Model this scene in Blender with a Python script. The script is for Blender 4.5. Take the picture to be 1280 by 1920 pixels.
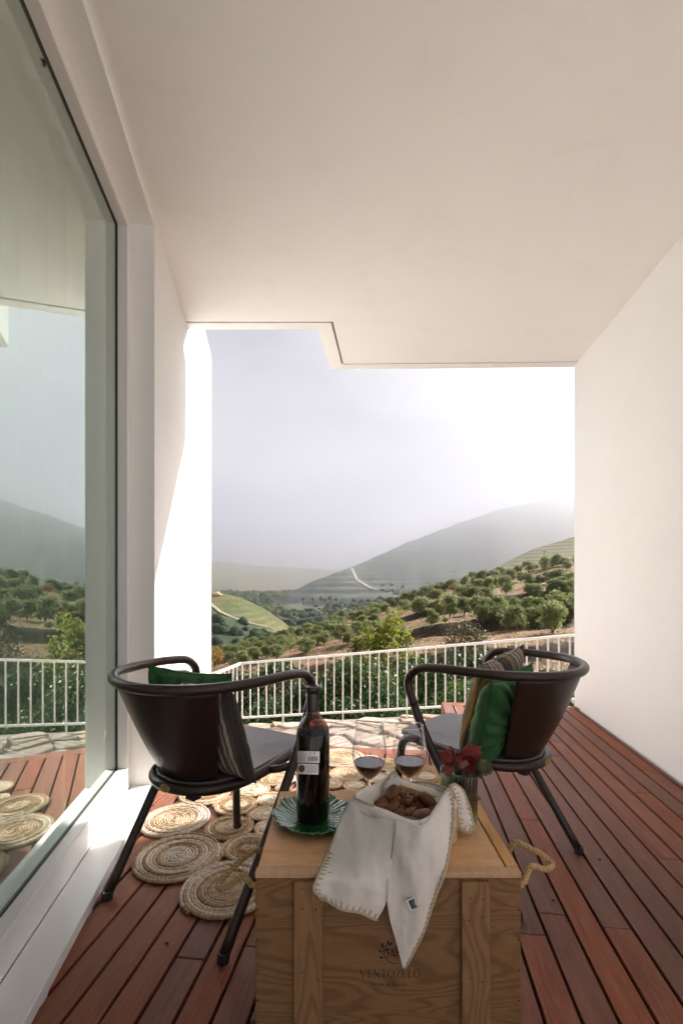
import bpy, bmesh, math, random
from mathutils import Vector, Matrix, noise
random.seed(7)
R = math.radians
PI = math.pi
for o in list(bpy.data.objects):
    bpy.data.objects.remove(o)
SC = bpy.context.scene
COL = SC.collection
# ------------------------------------------------------------------ camera
F, H = 900.0, 1.07            # focal length in photo pixels, eye height in metres
HY = 1087.0                   # photo row of the horizon
cam_d = bpy.data.cameras.new("camera")
cam_d.sensor_fit = 'VERTICAL'
cam_d.sensor_height = 36.0
cam_d.sensor_width = 24.0
cam_d.lens = F / 1920 * 36
cam_d.shift_y = (HY - 960) / 1920
cam_d.clip_start = 0.02
cam_d.clip_end = 30000
cam = bpy.data.objects.new("camera", cam_d)
cam.location = (0, 0, H)
cam.rotation_euler = (R(90), 0, 0)
COL.objects.link(cam)
SC.camera = cam
# ------------------------------------------------------------------ sun, sky, exposure
SUN = Vector((1.32, 1.0, 1.10)).normalized()
ELEV = math.asin(SUN.z)
AZ = math.atan2(SUN.x, SUN.y)          # clockwise from +Y
sd = bpy.data.lights.new("sun", 'SUN')
sd.energy = 5.0
sd.angle = R(0.6)
sd.color = (1.0, 0.955, 0.90)
sun = bpy.data.objects.new("sun", sd)
sun.rotation_euler = (-SUN).to_track_quat('-Z', 'Y').to_euler()
COL.objects.link(sun)
W = bpy.data.worlds.new("World")
SC.world = W
W.use_nodes = True
wt = W.node_tree
wt.nodes.clear()
wo = wt.nodes.new('ShaderNodeOutputWorld')
b1 = wt.nodes.new('ShaderNodeBackground')
b2 = wt.nodes.new('ShaderNodeBackground')
sky = wt.nodes.new('ShaderNodeTexSky')
sky.sky_type = 'NISHITA'
sky.sun_disc = False
sky.sun_elevation = ELEV
sky.sun_rotation = AZ
sky.air_density = 1.0
sky.dust_density = 1.0
b1.inputs['Strength'].default_value = 0.05
wt.links.new(sky.outputs[0], b1.inputs[0])
tc = wt.nodes.new('ShaderNodeTexCoord')
mp = wt.nodes.new('ShaderNodeMapping')
mp.inputs['Scale'].default_value = (1.6, 1.6, 3.6)
mp.inputs['Location'].default_value = (0.35, 0.1, 0.3)
nz = wt.nodes.new('ShaderNodeTexNoise')
nz.inputs['Scale'].default_value = 1.5
nz.inputs['Detail'].default_value = 5
nz.inputs['Roughness'].default_value = 0.52
cr_ = wt.nodes.new('ShaderNodeValToRGB')
cr_.color_ramp.elements[0].position = 0.38
cr_.color_ramp.elements[0].color = (0.66, 0.65, 0.72, 1)
cr_.color_ramp.elements[1].position = 0.60
cr_.color_ramp.elements[1].color = (1.0, 0.98, 0.99, 1)
b2.inputs['Strength'].default_value = 0.225
wt.links.new(tc.outputs['Generated'], mp.inputs[0])
wt.links.new(mp.outputs[0], nz.inputs[0])
wt.links.new(nz.outputs[0], cr_.inputs[0])
wt.links.new(cr_.outputs[0], b2.inputs[0])
ms = wt.nodes.new('ShaderNodeMixShader')
ms.inputs[0].default_value = 0.92       # low cloud over most of the sky
wt.links.new(b1.outputs[0], ms.inputs[1])
wt.links.new(b2.outputs[0], ms.inputs[2])
wt.links.new(ms.outputs[0], wo.inputs[0])
SC.view_settings.view_transform = 'Standard'
SC.view_settings.look = 'None'
SC.view_settings.exposure = 1.93
SC.view_settings.gamma = 1
SC.view_settings.use_curve_mapping = False
cy = SC.cycles
cy.use_denoising = True
try:
    cy.denoiser = 'OPENIMAGEDENOISE'
except Exception:
    pass
cy.max_bounces = 14
cy.diffuse_bounces = 7
cy.glossy_bounces = 6
cy.transmission_bounces = 12
cy.transparent_max_bounces = 24
cy.volume_bounces = 3
cy.caustics_reflective = False
cy.caustics_refractive = False
cy.sample_clamp_indirect = 6.0
cy.use_adaptive_sampling = True
cy.adaptive_threshold = 0.02

# ------------------------------------------------------------------ helpers
def at(u, v, Y):
    "point at photo pixel (u,v) and distance Y"
    return Vector(((u - 640) / F * Y, Y, H - (v - HY) / F * Y))
def onz(u, v, z):
    "point at photo pixel (u,v) on the level z"
    return at(u, v, F * (H - z) / (v - HY))

def mesh(name, V_, F_, m=None, smooth=False, mats=None, mi=None):
    me = bpy.data.meshes.new(name)
    me.from_pydata([tuple(v) for v in V_], [], F_)
    if mats:
        for q in mats:
            me.materials.append(q)
        if mi:
            me.polygons.foreach_set('material_index', mi)
    elif m:
        me.materials.append(m)
    if smooth:
        me.polygons.foreach_set('use_smooth', [True] * len(me.polygons))
    me.update()
    return me
def link(name, me, parent=None, loc=(0, 0, 0), rot=(0, 0, 0), scale=None):
    o = bpy.data.objects.new(name, me)
    COL.objects.link(o)
    o.location = loc
    o.rotation_euler = rot
    if scale is not None:
        o.scale = scale if hasattr(scale, '__len__') else (scale,) * 3
    if parent is not None:
        o.parent = parent
    return o
def tag(o, label=None, cat=None, group=None, kind=None):
    if label: o['label'] = label
    if cat: o['category'] = cat
    if group: o['group'] = group
    if kind: o['kind'] = kind
    return o
def empty(name, loc=(0, 0, 0), rz=0.0):
    o = bpy.data.objects.new(name, None)
    COL.objects.link(o)
    o.location = loc
    o.rotation_euler = (0, 0, rz)
    o.empty_display_size = 0.05
    return o
def copy_tree(o, parent=None):
    c = o.copy()
    COL.objects.link(c)
    c.parent = parent
    for ch in list(o.children):
        copy_tree(ch, c)
    return c

class MB:
    def __init__(s):
        s.v = []; s.f = []; s.m = []
    def add(s, V_, F_, mi=0):
        k = len(s.v)
        s.v += [Vector(v) for v in V_]
        s.f += [tuple(i + k for i in f) for f in F_]
        s.m += [mi] * len(F_)
        return s
    def build(s, name, mat, parent=None, smooth=False, loc=(0, 0, 0), rot=(0, 0, 0)):
        mats = mat if isinstance(mat, (list, tuple)) else [mat]
        return link(name, mesh(name, s.v, s.f, smooth=smooth, mats=mats, mi=s.m), parent, loc, rot)

def box_vf(x0, x1, y0, y1, z0, z1):
    V_ = [(x0, y0, z0), (x1, y0, z0), (x1, y1, z0), (x0, y1, z0), (x0, y0, z1), (x1, y0, z1), (x1, y1, z1), (x0, y1, z1)]
    return V_, [(0, 3, 2, 1), (4, 5, 6, 7), (0, 1, 5, 4), (1, 2, 6, 5), (2, 3, 7, 6), (3, 0, 4, 7)]
def prism_vf(poly, z0, z1):
    n = len(poly)
    a = sum(poly[i][0] * poly[(i + 1) % n][1] - poly[(i + 1) % n][0] * poly[i][1] for i in range(n))
    if a < 0: poly = poly[::-1]
    V_ = [(p[0], p[1], z0) for p in poly] + [(p[0], p[1], z1) for p in poly]
    F_ = [tuple(range(n))[::-1], tuple(range(n, 2 * n))]
    F_ += [(i, (i + 1) % n, (i + 1) % n + n, i + n) for i in range(n)]
    return V_, F_
def bevel_mesh(V_, F_, w, seg=2):
    bm = bmesh.new()
    vs = [bm.verts.new(v) for v in V_]
    for f in F_:
        bm.faces.new([vs[i] for i in f])
    bm.normal_update()
    bmesh.ops.bevel(bm, geom=bm.edges[:], offset=w, segments=seg, profile=0.5, affect='EDGES', clamp_overlap=True)
    V2 = [v.co.copy() for v in bm.verts]
    bm.verts.index_update()
    F2 = [tuple(v.index for v in f.verts) for f in bm.faces]
    bm.free()
    return V2, F2
def crv(P, n=10, closed=False):
    "centripetal Catmull-Rom through the points"
    P = [Vector(p) for p in P]
    if closed:
        Q = [P[-1]] + P + [P[0], P[1]]
    else:
        Q = [2 * P[0] - P[1]] + P + [2 * P[-1] - P[-2]]
    out = []
    for i in range(1, len(Q) - 2):
        p0, p1, p2, p3 = Q[i - 1:i + 3]
        t0 = 0
        t1 = t0 + max((p1 - p0).length, 1e-5) ** .5
        t2 = t1 + max((p2 - p1).length, 1e-5) ** .5
        t3 = t2 + max((p3 - p2).length, 1e-5) ** .5
        for k in range(n):
            t = t1 + (t2 - t1) * k / n
            A1 = p0 * ((t1 - t) / (t1 - t0)) + p1 * ((t - t0) / (t1 - t0))
            A2 = p1 * ((t2 - t) / (t2 - t1)) + p2 * ((t - t1) / (t2 - t1))
            A3 = p2 * ((t3 - t) / (t3 - t2)) + p3 * ((t - t2) / (t3 - t2))
            B1 = A1 * ((t2 - t) / (t2 - t0)) + A2 * ((t - t0) / (t2 - t0))
            B2 = A2 * ((t3 - t) / (t3 - t1)) + A3 * ((t - t1) / (t3 - t1))
            out.append(B1 * ((t2 - t) / (t2 - t1)) + B2 * ((t - t1) / (t2 - t1)))
    if not closed:
        out.append(P[-1])
    return out
def tube_vf(P, r, n=12, closed=False, cap=True, twist=None):
    "tube along polyline; r number or function(i,k)->radius"
    P = [Vector(p) for p in P]
    m = len(P)
    T = []
    for i in range(m):
        a = P[(i - 1) % m] if (closed or i > 0) else P[0]
        b = P[(i + 1) % m] if (closed or i < m - 1) else P[-1]
        d = (b - a)
        T.append(d.normalized() if d.length > 1e-9 else (T[-1] if T else Vector((0, 0, 1))))
    up = Vector((0, 0, 1)) if abs(T[0].z) < .9 else Vector((1, 0, 0))
    N = (up - T[0] * up.dot(T[0])).normalized()
    V_, F_ = [], []
    for i in range(m):
        N = (N - T[i] * N.dot(T[i]))
        N = N.normalized() if N.length > 1e-6 else T[i].orthogonal().normalized()
        B = T[i].cross(N)
        for k in range(n):
            a = 2 * PI * k / n
            rr = r(i, k) if callable(r) else r
            V_.append(P[i] + (N * math.cos(a) + B * math.sin(a)) * rr)
    for i in range(m if closed else m - 1):
        j = (i + 1) % m
        for k in range(n):
            l = (k + 1) % n
            F_.append((i * n + k, i * n + l, j * n + l, j * n + k))
    if cap and not closed:
        F_.append(tuple(range(n))[::-1])
        F_.append(tuple(range((m - 1) * n, m * n)))
    return V_, F_
def lathe_vf(prof, n=48, rib=None, closed=False):
    V_, F_ = [], []
    for i, (r, z) in enumerate(prof):
        for k in range(n):
            a = 2 * PI * k / n
            q = r * (rib(a, i) if rib else 1)
            V_.append((q * math.cos(a), q * math.sin(a), z))
    m = len(prof)
    for i in range(m if closed else m - 1):
        j = (i + 1) % m
        for k in range(n):
            l = (k + 1) % n
            F_.append((i * n + k, i * n + l, j * n + l, j * n + k))
    return V_, F_
def grid_vf(G):
    n, m = len(G), len(G[0])
    V_ = [p for row in G for p in row]
    F_ = [(i * m + j, i * m + j + 1, (i + 1) * m + j + 1, (i + 1) * m + j) for i in range(n - 1) for j in range(m - 1)]
    return V_, F_
def smooth_grid(C, a=6, b=6):
    "dense surface through a net of control points"
    rows = [crv(r, b) for r in C]
    cols = list(zip(*rows))
    cc = [crv(c, a) for c in cols]
    return [list(r) for r in zip(*cc)]

# ------------------------------------------------------------------ materials
class Mt:
    def __init__(s, name):
        s.m = bpy.data.materials.new(name)
        s.m.use_nodes = True
        s.t = s.m.node_tree
        s.n = s.t.nodes
        s.b = s.n['Principled BSDF']
        s.out = s.n['Material Output']
    def new(s, ty, **kw):
        x = s.n.new('ShaderNode' + ty)
        for k, v in kw.items():
            if k in x.inputs: x.inputs[k].default_value = v
            else: setattr(x, k, v)
        return x
    def l(s, a, b):
        s.t.links.new(a, b)
    def set(s, **kw):
        for k, v in kw.items():
            s.b.inputs[k.replace('_', ' ')].default_value = v
        return s
    def coord(s, which='Object', scale=(1, 1, 1), rot=(0, 0, 0)):
        c = s.new('TexCoord'); m = s.new('Mapping')
        m.inputs['Scale'].default_value = scale
        m.inputs['Rotation'].default_value = rot
        s.l(c.outputs[which], m.inputs[0])
        return m.outputs[0]
    def noise(s, co, scale, detail=4, rough=.5, dist=0):
        x = s.new('TexNoise')
        x.inputs['Scale'].default_value = scale
        x.inputs['Detail'].default_value = detail
        x.inputs['Roughness'].default_value = rough
        x.inputs['Distortion'].default_value = dist
        if co is not None: s.l(co, x.inputs['Vector'])
        return x.outputs[0]
    def ramp(s, fac, stops, const=False):
        x = s.new('ValToRGB')
        e = x.color_ramp.elements
        if const: x.color_ramp.interpolation = 'CONSTANT'
        while len(e) < len(stops): e.new(0.5)
        for q, (p, c) in zip(e, stops):
            q.position = p
            q.color = (c[0], c[1], c[2], 1) if hasattr(c, '__len__') else (c, c, c, 1)
        s.l(fac, x.inputs[0])
        return x.outputs[0]
    def mix(s, fac, a, b, mode='MIX'):
        x = s.new('Mix', data_type='RGBA', blend_type=mode)
        for sock, v in ((x.inputs[0], fac), (x.inputs[6], a), (x.inputs[7], b)):
            if hasattr(v, 'links'): s.l(v, sock)
            else: sock.default_value = v if not hasattr(v, '__len__') else (v[0], v[1], v[2], 1)
        return x.outputs[2]
    def math(s, op, a, b=0.0, clamp=False):
        x = s.new('Math', operation=op, use_clamp=clamp)
        for sock, v in ((x.inputs[0], a), (x.inputs[1], b)):
            if hasattr(v, 'links'): s.l(v, sock)
            else: sock.default_value = v
        return x.outputs[0]
    def color(s, c):
        s.l(c, s.b.inputs['Base Color']); return s
    def bump(s, h, strength=.3, dist=.01):
        x = s.new('Bump')
        x.inputs['Strength'].default_value = strength
        x.inputs['Distance'].default_value = dist
        s.l(h, x.inputs['Height'])
        s.l(x.outputs[0], s.b.inputs['Normal'])
        return s

def plain(name, c, rough=.5, metal=0.0, spec=.5, **kw):
    q = Mt(name)
    q.set(Base_Color=(c[0], c[1], c[2], 1), Roughness=rough, Metallic=metal)
    q.b.inputs['Specular IOR Level'].default_value = spec
    return q.m

def m_plaster(name='plaster', base=(.865, .86, .845), b2=(.89, .885, .87)):
    q = Mt(name); q.set(Roughness=.85)
    q.b.inputs['Specular IOR Level'].default_value = .25
    co = q.coord()
    a = q.noise(co, 1.1, 5, .6, .6)
    s = q.noise(q.coord(scale=(1, 1, 4)), 3.0, 6, .65, 1.2)
    c = q.mix(q.ramp(a, [(.3, 0), (.7, 1)]), base, b2)
    c = q.mix(q.ramp(s, [(.52, 0), (.75, .35)]), c, (.82, .80, .78))
    q.color(c)
    f = q.noise(co, 38, 6, .6)
    g = q.noise(co, 6, 4, .5, 1.0)
    q.bump(q.math('ADD', q.math('MULTIPLY', f, .25), g), .22, .006)
    return q.m
def m_wood(name, c1, c2, c3, scale=(14, 1.2, 14), rough=.5, spec=.4, rnd=.35, warp=1.2, bump=.15, fine=True):
    "long-grain timber; grain runs along local Y"
    q = Mt(name); q.b.inputs['Specular IOR Level'].default_value = spec
    oi = q.new('ObjectInfo')
    add = q.new('VectorMath', operation='ADD')
    q.l(q.coord(scale=scale), add.inputs[0])
    mul = q.new('VectorMath', operation='SCALE')
    cmb = q.new('CombineXYZ')
    for k in range(3): q.l(oi.outputs['Random'], cmb.inputs[k])
    q.l(cmb.outputs[0], mul.inputs[0]); mul.inputs['Scale'].default_value = 37.0
    q.l(mul.outputs[0], add.inputs[1])
    a = q.noise(add.outputs[0], 1.5, 6, .62, warp)
    b = q.noise(add.outputs[0], 6.0, 5, .7, .4)
    c = q.mix(q.ramp(a, [(.32, 0), (.68, 1)]), c1, c2)
    c = q.mix(q.ramp(b, [(.45, 0), (.72, .7)]), c, c3)
    big = q.noise(q.coord(scale=(1.3, .5, 1)), 2.2, 3, .5, .5)
    c = q.mix(.5, c, q.ramp(big, [(.3, (.72, .72, .74)), (.7, (1.25, 1.2, 1.15))]), 'MULTIPLY')
    hv = q.new('HueSaturation')
    q.l(c, hv.inputs['Color'])
    q.l(q.math('ADD', 1 - rnd * .5, q.math('MULTIPLY', oi.outputs['Random'], rnd)), hv.inputs['Value'])
    q.l(q.math('ADD', .85, q.math('MULTIPLY', oi.outputs['Random'], .3)), hv.inputs['Saturation'])
    q.color(hv.outputs[0])
    q.l(q.ramp(b, [(.2, rough - .08), (.8, rough + .14)]), q.b.inputs['Roughness'])
    q.bump(q.math('ADD', a, q.math('MULTIPLY', b, .6)), bump, .004)
    return q.m
def m_pine(name, axis, c1, c2, dark, per=26.0):
    "flat-sawn pine: wavy growth rings across the given axis"
    q = Mt(name); q.set(Roughness=.55); q.b.inputs['Specular IOR Level'].default_value = .35
    sc = {'h': (.9, 1, 5.0), 'v': (5.5, 1, .8), 'd': (4.5, .7, 1)}[axis]
    oi = q.new('ObjectInfo')
    add = q.new('VectorMath', operation='ADD')
    q.l(q.coord(scale=sc), add.inputs[0])
    cmb = q.new('CombineXYZ')
    for k in range(3): q.l(q.math('MULTIPLY', oi.outputs['Random'], 9.0), cmb.inputs[k])
    q.l(cmb.outputs[0], add.inputs[1])
    warp = q.noise(add.outputs[0], 1.6, 2, .45, .6)
    s = q.math('SINE', q.math('MULTIPLY', warp, per * 8))
    ring = q.ramp(q.math('ADD', q.math('MULTIPLY', s, .5), .5), [(.35, 0), (.95, 1)])
    fib = q.noise(q.coord(scale=tuple(14 * k for k in sc)), 3.0, 4, .7)
    c = q.mix(q.ramp(fib, [(.3, 0), (.7, 1)]), c1, c2)
    c = q.mix(q.math('MULTIPLY', ring, .45), c, dark)
    q.color(c)
    q.bump(q.math('ADD', fib, q.math('MULTIPLY', s, .2)), .12, .002)
    return q.m
def m_leaf(name, c1, c2, c3=None, trans=.25, rough=.55):
    q = Mt(name); q.set(Roughness=rough)
    q.b.inputs['Specular IOR Level'].default_value = .3
    g = q.new('NewGeometry')
    oi = q.new('ObjectInfo')
    n = q.noise(q.coord(), 1.9, 3, .6)
    c = q.mix(g.outputs['Random Per Island'], c1, c2)
    c = q.mix(q.ramp(n, [(.40, 0), (.65, .8)]), c, c3 or c2)
    hv = q.new('HueSaturation'); q.l(c, hv.inputs['Color'])
    q.l(q.math('ADD', .78, q.math('MULTIPLY', oi.outputs['Random'], .44)), hv.inputs['Value'])
    q.color(hv.outputs[0])
    tr = q.new('BsdfTranslucent'); q.l(hv.outputs[0], tr.inputs[0])
    mx = q.new('MixShader'); mx.inputs[0].default_value = trans
    q.l(q.b.outputs[0], mx.inputs[1]); q.l(tr.outputs[0], mx.inputs[2])
    q.l(mx.outputs[0], q.out.inputs[0])
    return q.m
def m_ground(name, soil1, soil2, green, rock, gfac=(.5, .62), scale=.25, stripes=None):
    q = Mt(name); q.set(Roughness=.95); q.b.inputs['Specular IOR Level'].default_value = .15
    co = q.coord()
    a = q.noise(co, scale, 7, .65, .5)
    b = q.noise(co, scale * 6, 6, .7)
    c = q.mix(q.ramp(b, [(.35, 0), (.68, 1)]), soil1, soil2)
    c = q.mix(q.ramp(a, [(gfac[0], 0), (gfac[1], 1)]), c, green)
    if stripes:
        sp = q.new('SeparateXYZ'); q.l(co, sp.inputs[0])
        w = q.noise(co, stripes[1], 3, .5)
        ph = q.math('ADD', q.math('MULTIPLY', sp.outputs[2], stripes[0]), q.math('MULTIPLY', w, stripes[2]))
        s = q.math('ADD', q.math('MULTIPLY', q.math('SINE', ph), .5), .5)
        patch = q.ramp(q.noise(co, stripes[1] * .8, 2, .5), [(.35, .25), (.6, 1)])
        c = q.mix(q.math('MULTIPLY', q.ramp(s, [(.45, 0), (.75, 1)]), patch), c, stripes[3])
    g = q.new('NewGeometry')
    sx = q.new('SeparateXYZ'); q.l(g.outputs['True Normal'], sx.inputs[0])
    st = q.ramp(q.math('ABSOLUTE', sx.outputs[2]), [(.78, 1), (.93, 0)])
    c = q.mix(st, c, q.mix(q.ramp(b, [(.3, 0), (.7, 1)]), rock, tuple(k * 1.7 for k in rock)))
    q.color(c)
    q.bump(b, .6, .12 / max(scale, .02) * .25)
    return q.m

PLASTER = m_plaster()
CEIL = m_plaster('ceiling_plaster', (.90, .895, .865), (.915, .91, .885))
WHITE = plain('white_lacquer', (.80, .78, .75), .35)
SILLW = plain('white_sill_paint', (.74, .73, .71), .4)
RAILW = plain('white_rail_paint', (.74, .71, .67), .45)
GASKET = plain('black_gasket', (.02, .025, .02), .6)
DECK = m_wood('deck_wood', (.135, .042, .021), (.195, .068, .038), (.26, .120, .080), rough=.55, spec=.28, rnd=.42, bump=.25)
DARK = plain('dark_underfloor', (.02, .015, .012), .9)
BROWN = plain('brown_metal_paint', (.030, .0155, .0105), .34, 0.0, .45)
SEAT_SKY = plain('seat_metal_paint', (.12, .10, .105), .38, 0.0, .5)  # brown paint, with the sky's grey reflection put into its base colour
RUBBER = plain('black_rubber', (.012, .012, .012), .6)
BRASS = plain('brass', (.55, .42, .18), .35, 1.0)

# ------------------------------------------------------------------ ground outside, hills, haze
def lerp_table(xs, ys, x):
    if x <= xs[0]: return ys[0] + (ys[1] - ys[0]) / (xs[1] - xs[0]) * (x - xs[0]) * .4
    if x >= xs[-1]: return ys[-1] + (ys[-1] - ys[-2]) / (xs[-1] - xs[-2]) * (x - xs[-1]) * .4
    for i in range(len(xs) - 1):
        if x <= xs[i + 1]:
            t = (x - xs[i]) / (xs[i + 1] - xs[i])
            return ys[i] * (1 - t) + ys[i + 1] * t
def smooth_table(xs, ys, x, w=22):
    return sum(lerp_table(xs, ys, x + k * w) * g for k, g in ((-1, .25), (0, .5), (1, .25)))

NH_D = [7.4, 9, 12, 18, 21.6, 22.4, 26, 26.8, 42, 46.5, 47.2, 62, 69, 69.8, 92, 125, 150, 200]
NH_U = [250, 400, 500, 600, 700, 800, 900, 1000, 1100, 1300]
# photo row of the ground at each distance, one line per column
NH_Y = {
 250: [1560, 1500, 1400, 1342, 1322, 1312, 1306, 1296, 1290, 1284, 1282, 1272, 1268, 1266, 1262, 1256, 1258, 1290],
 400: [1560, 1490, 1395, 1333, 1312, 1298, 1290, 1276, 1270, 1264, 1261, 1252, 1248, 1245, 1241, 1236, 1240, 1275],
 500: [1560, 1480, 1390, 1329, 1308, 1288, 1278, 1260, 1250, 1243, 1238, 1226, 1221, 1216, 1211, 1202, 1207, 1250],
 600: [1560, 1475, 1388, 1327, 1306, 1280, 1268, 1244, 1232, 1224, 1215, 1203, 1197, 1192, 1184, 1173, 1180, 1225],
 700: [1555, 1470, 1386, 1326, 1305, 1275, 1262, 1234, 1217, 1210, 1197, 1186, 1180, 1171, 1162, 1149, 1158, 1205],
 800: [1550, 1465, 1384, 1325, 1304, 1270, 1256, 1224, 1203, 1195, 1173, 1163, 1156, 1144, 1132, 1117, 1124, 1180],
 900: [1550, 1462, 1382, 1324, 1303, 1266, 1248, 1214, 1192, 1186, 1160, 1147, 1140, 1124, 1107, 1082, 1090, 1140],
 1000: [1550, 1460, 1380, 1322, 1302, 1262, 1242, 1208, 1184, 1178, 1151, 1137, 1130, 1110, 1093, 1067, 1070, 1110],
 1100: [1550, 1458, 1378, 1320, 1300, 1258, 1236, 1200, 1178, 1171, 1143, 1128, 1121, 1100, 1083, 1054, 1056, 1080],
 1300: [1550, 1455, 1375, 1318, 1298, 1250, 1226, 1190, 1168, 1160, 1131, 1115, 1107, 1085, 1066, 1036, 1036, 1046],
}
def nh_row(u, D):
    ys = [lerp_table(NH_D, NH_Y[k], D) for k in NH_U]
    return lerp_table(NH_U, ys, u)
def nh_shift(u, D):
    "the terraces wander in and out along the slope"
    X = (u - 640) / F * D
    return D + (noise.noise(Vector((X * .06, 3.1, 0))) * 6 + noise.noise(Vector((X * .25, 9.1, 0))) * 1.6) * min(1, max(0, (D - 14) / 14)) * min(1, max(0, (150 - D) / 40))
def nh_z(u, D):
    v = nh_row(u, nh_shift(u, D))
    z = H - (v - HY) / F * D
    X = (u - 640) / F * D
    return z + noise.noise(Vector((X * .5, D * .5, 1))) * .12 + noise.noise(Vector((X * 1.7, D * 1.7, 4))) * .05
def nh_point(u, v):
    "first place along the line of sight where the near hillside shows at row v"
    best = None
    D = 15.0
    while D < 135:
        z = nh_z(u, D)
        if HY - (z - H) / D * F <= v:
            return Vector(((u - 640) / F * D, D, z))
        D += .25
    D = 122
    return Vector(((u - 640) / F * D, D, nh_z(u, D)))
def sheet(name, us, Ds, zf, mat):
    G = [[Vector(((u - 640) / F * D, D, zf(u, D))) for u in us] for D in Ds]
    V_, F_ = grid_vf(G)
    return link(name, mesh(name, V_, F_, mat, True))
SOIL = m_ground('orchard_soil', (.140, .078, .044), (.215, .128, .074), (.110, .100, .038), (.034, .025, .018), (.50, .66), .22)
us = [150 + 9 * i for i in range(150)]
Ds = []
d = 7.4
while d < 200:
    Ds.append(d)
    d += .35 if d < 30 else (.5 if d < 75 else (1.2 if d < 140 else 6))
tag(sheet('orchard_hillside', us, Ds, nh_z, SOIL), kind='structure')

def ridge_sheet(name, ridge_u, ridge_y, D0, D1, base_y, mat, rough, n=70, back=1.5, u0=-500, u1=2300, step=9, profile=1.15, Dr=None, dpow=1.0):
    "a hillside climbing from distance D0 to its ridge at D1 and falling behind it"
    us = [u0 + step * i for i in range(int((u1 - u0) / step) + 1)]
    rows = [i / n for i in range(n + 1)] + [1 + (back - 1) * k / 4 for k in range(1, 5)]
    G = []
    for t in rows:
        row = []
        for u in us:
            ry = smooth_table(ridge_u, ridge_y, u)
            dr = lerp_table(Dr[0], Dr[1], u) if Dr else D1
            dr = max(dr, D0 * 1.15)
            D = D0 + (dr - D0) * (t ** dpow if t < 1 else t)
            by = max(base_y, ry + 14)
            y = by + (ry - by) * (t ** profile) if t <= 1 else ry + (t - 1) * 260
            X = (u - 640) / F * D
            z = H - (y - HY) / F * D
            z += rough * (noise.fractal(Vector((X, D, 0)) / (D * .10), 1.0, 2.0, 4)) * D * .012 * (0.35 + .65 * min(1, t * 2) if t < .9 else .5)
            row.append(Vector((X, D, z)))
        G.append(row)
    V_, F_ = grid_vf(G)
    o = link(name, mesh(name, V_, F_, mat, True))
    tag(o, kind='structure')
    return G
DKW = (.030, .050, .026)
M_FAR = m_ground('mountain_cover', (.014, .022, .024), (.022, .029, .030), (.010, .022, .020), (.04, .036, .03), (.42, .56), .006, stripes=(.62, .004, 7.0, (.085, .082, .064)))
M_VINE = m_ground('vineyard_cover', (.075, .085, .028), (.11, .11, .038), (.055, .075, .025), (.06, .05, .03), (.45, .6), .02, stripes=(1.7, .02, 5.0, (.14, .125, .05)))
M_TERR = m_ground('terraced_vines', (.17, .14, .085), (.21, .18, .11), (.12, .13, .06), (.10, .08, .055), (.5, .7), .05, stripes=(2.6, .02, 4.0, (.075, .085, .038)))
M_WOOD = m_ground('wood_floor', (.05, .055, .03), (.06, .07, .035), DKW, (.04, .035, .03), (.4, .6), .03)
M_LT = m_ground('far_terraces', (.075, .075, .05), (.095, .09, .06), (.05, .065, .04), (.05, .045, .035), (.45, .6), .008, stripes=(.7, .006, 6.0, (.19, .165, .12)))
# dark wooded shoulder, left
GW = ridge_sheet('wooded_hillside', [200, 396, 430, 460, 500, 530, 570, 640, 760], [1142, 1152, 1156, 1166, 1180, 1194, 1212, 1240, 1300], 170, 270, 1275, M_WOOD, .6, 30, 1.6)
GV = ridge_sheet('vineyard_hill', [200, 396, 430, 470, 500, 525, 550, 600, 700], [1104, 1112, 1114, 1128, 1143, 1160, 1182, 1215, 1290], 300, 430, 1200, M_VINE, .25, 40, 1.5)
GR = ridge_sheet('terraced_hill', [500, 800, 900, 945, 975, 1005, 1040, 1072, 1200, 1400], [1330, 1150, 1080, 1055, 1040, 1026, 1018, 1006, 975, 940], 170, 300, 1110, M_TERR, .2, 40, 1.4)
GM = ridge_sheet('mountain', [300, 420, 500, 542, 566, 585, 613, 640, 656, 686, 714, 740, 762, 779, 807, 860, 940, 1072, 1300, 1700],
                 [1170, 1150, 1128, 1112, 1098, 1091, 1079, 1071, 1064, 1052, 1040, 1028, 1018, 1010, 1001, 980, 955, 925, 880, 850], 480, 1500, 1163, M_FAR, .9, 90, 1.3, step=8, profile=.9, dpow=1.25,
                 Dr=([300, 542, 640, 740, 860, 1000, 1300, 1700], [760, 800, 1050, 1800, 2900, 3500, 3600, 3600]))
GF = ridge_sheet('far_valley_side', [-200, 100, 396, 450, 520, 600, 700, 900], [1010, 1030, 1052, 1058, 1062, 1068, 1074, 1085], 1100, 3700, 1138, M_LT, .7, 70, 1.3, profile=.8)
V_, F_ = grid_vf([[(-5150 + 11600 * i / 8, -390 + 5550 * j / 8, -140) for i in range(9)] for j in range(9)])
tag(link('valley_ground', mesh('valley_ground', V_, F_, M_WOOD)), kind='structure')
# valley floor with its woods
def vf_z(u, D):
    X = (u - 640) / F * D
    return H - (lerp_table([420, 560, 800, 1100], [1185, 1155, 1122, 1112], D) - HY) / F * D + noise.noise(Vector((X, D, 0)) / 90) * 6
tag(sheet('valley_floor', [u for u in range(-300, 1500, 16)], [400 + 16 * i for i in range(46)], vf_z, M_WOOD), kind='structure')

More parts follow.
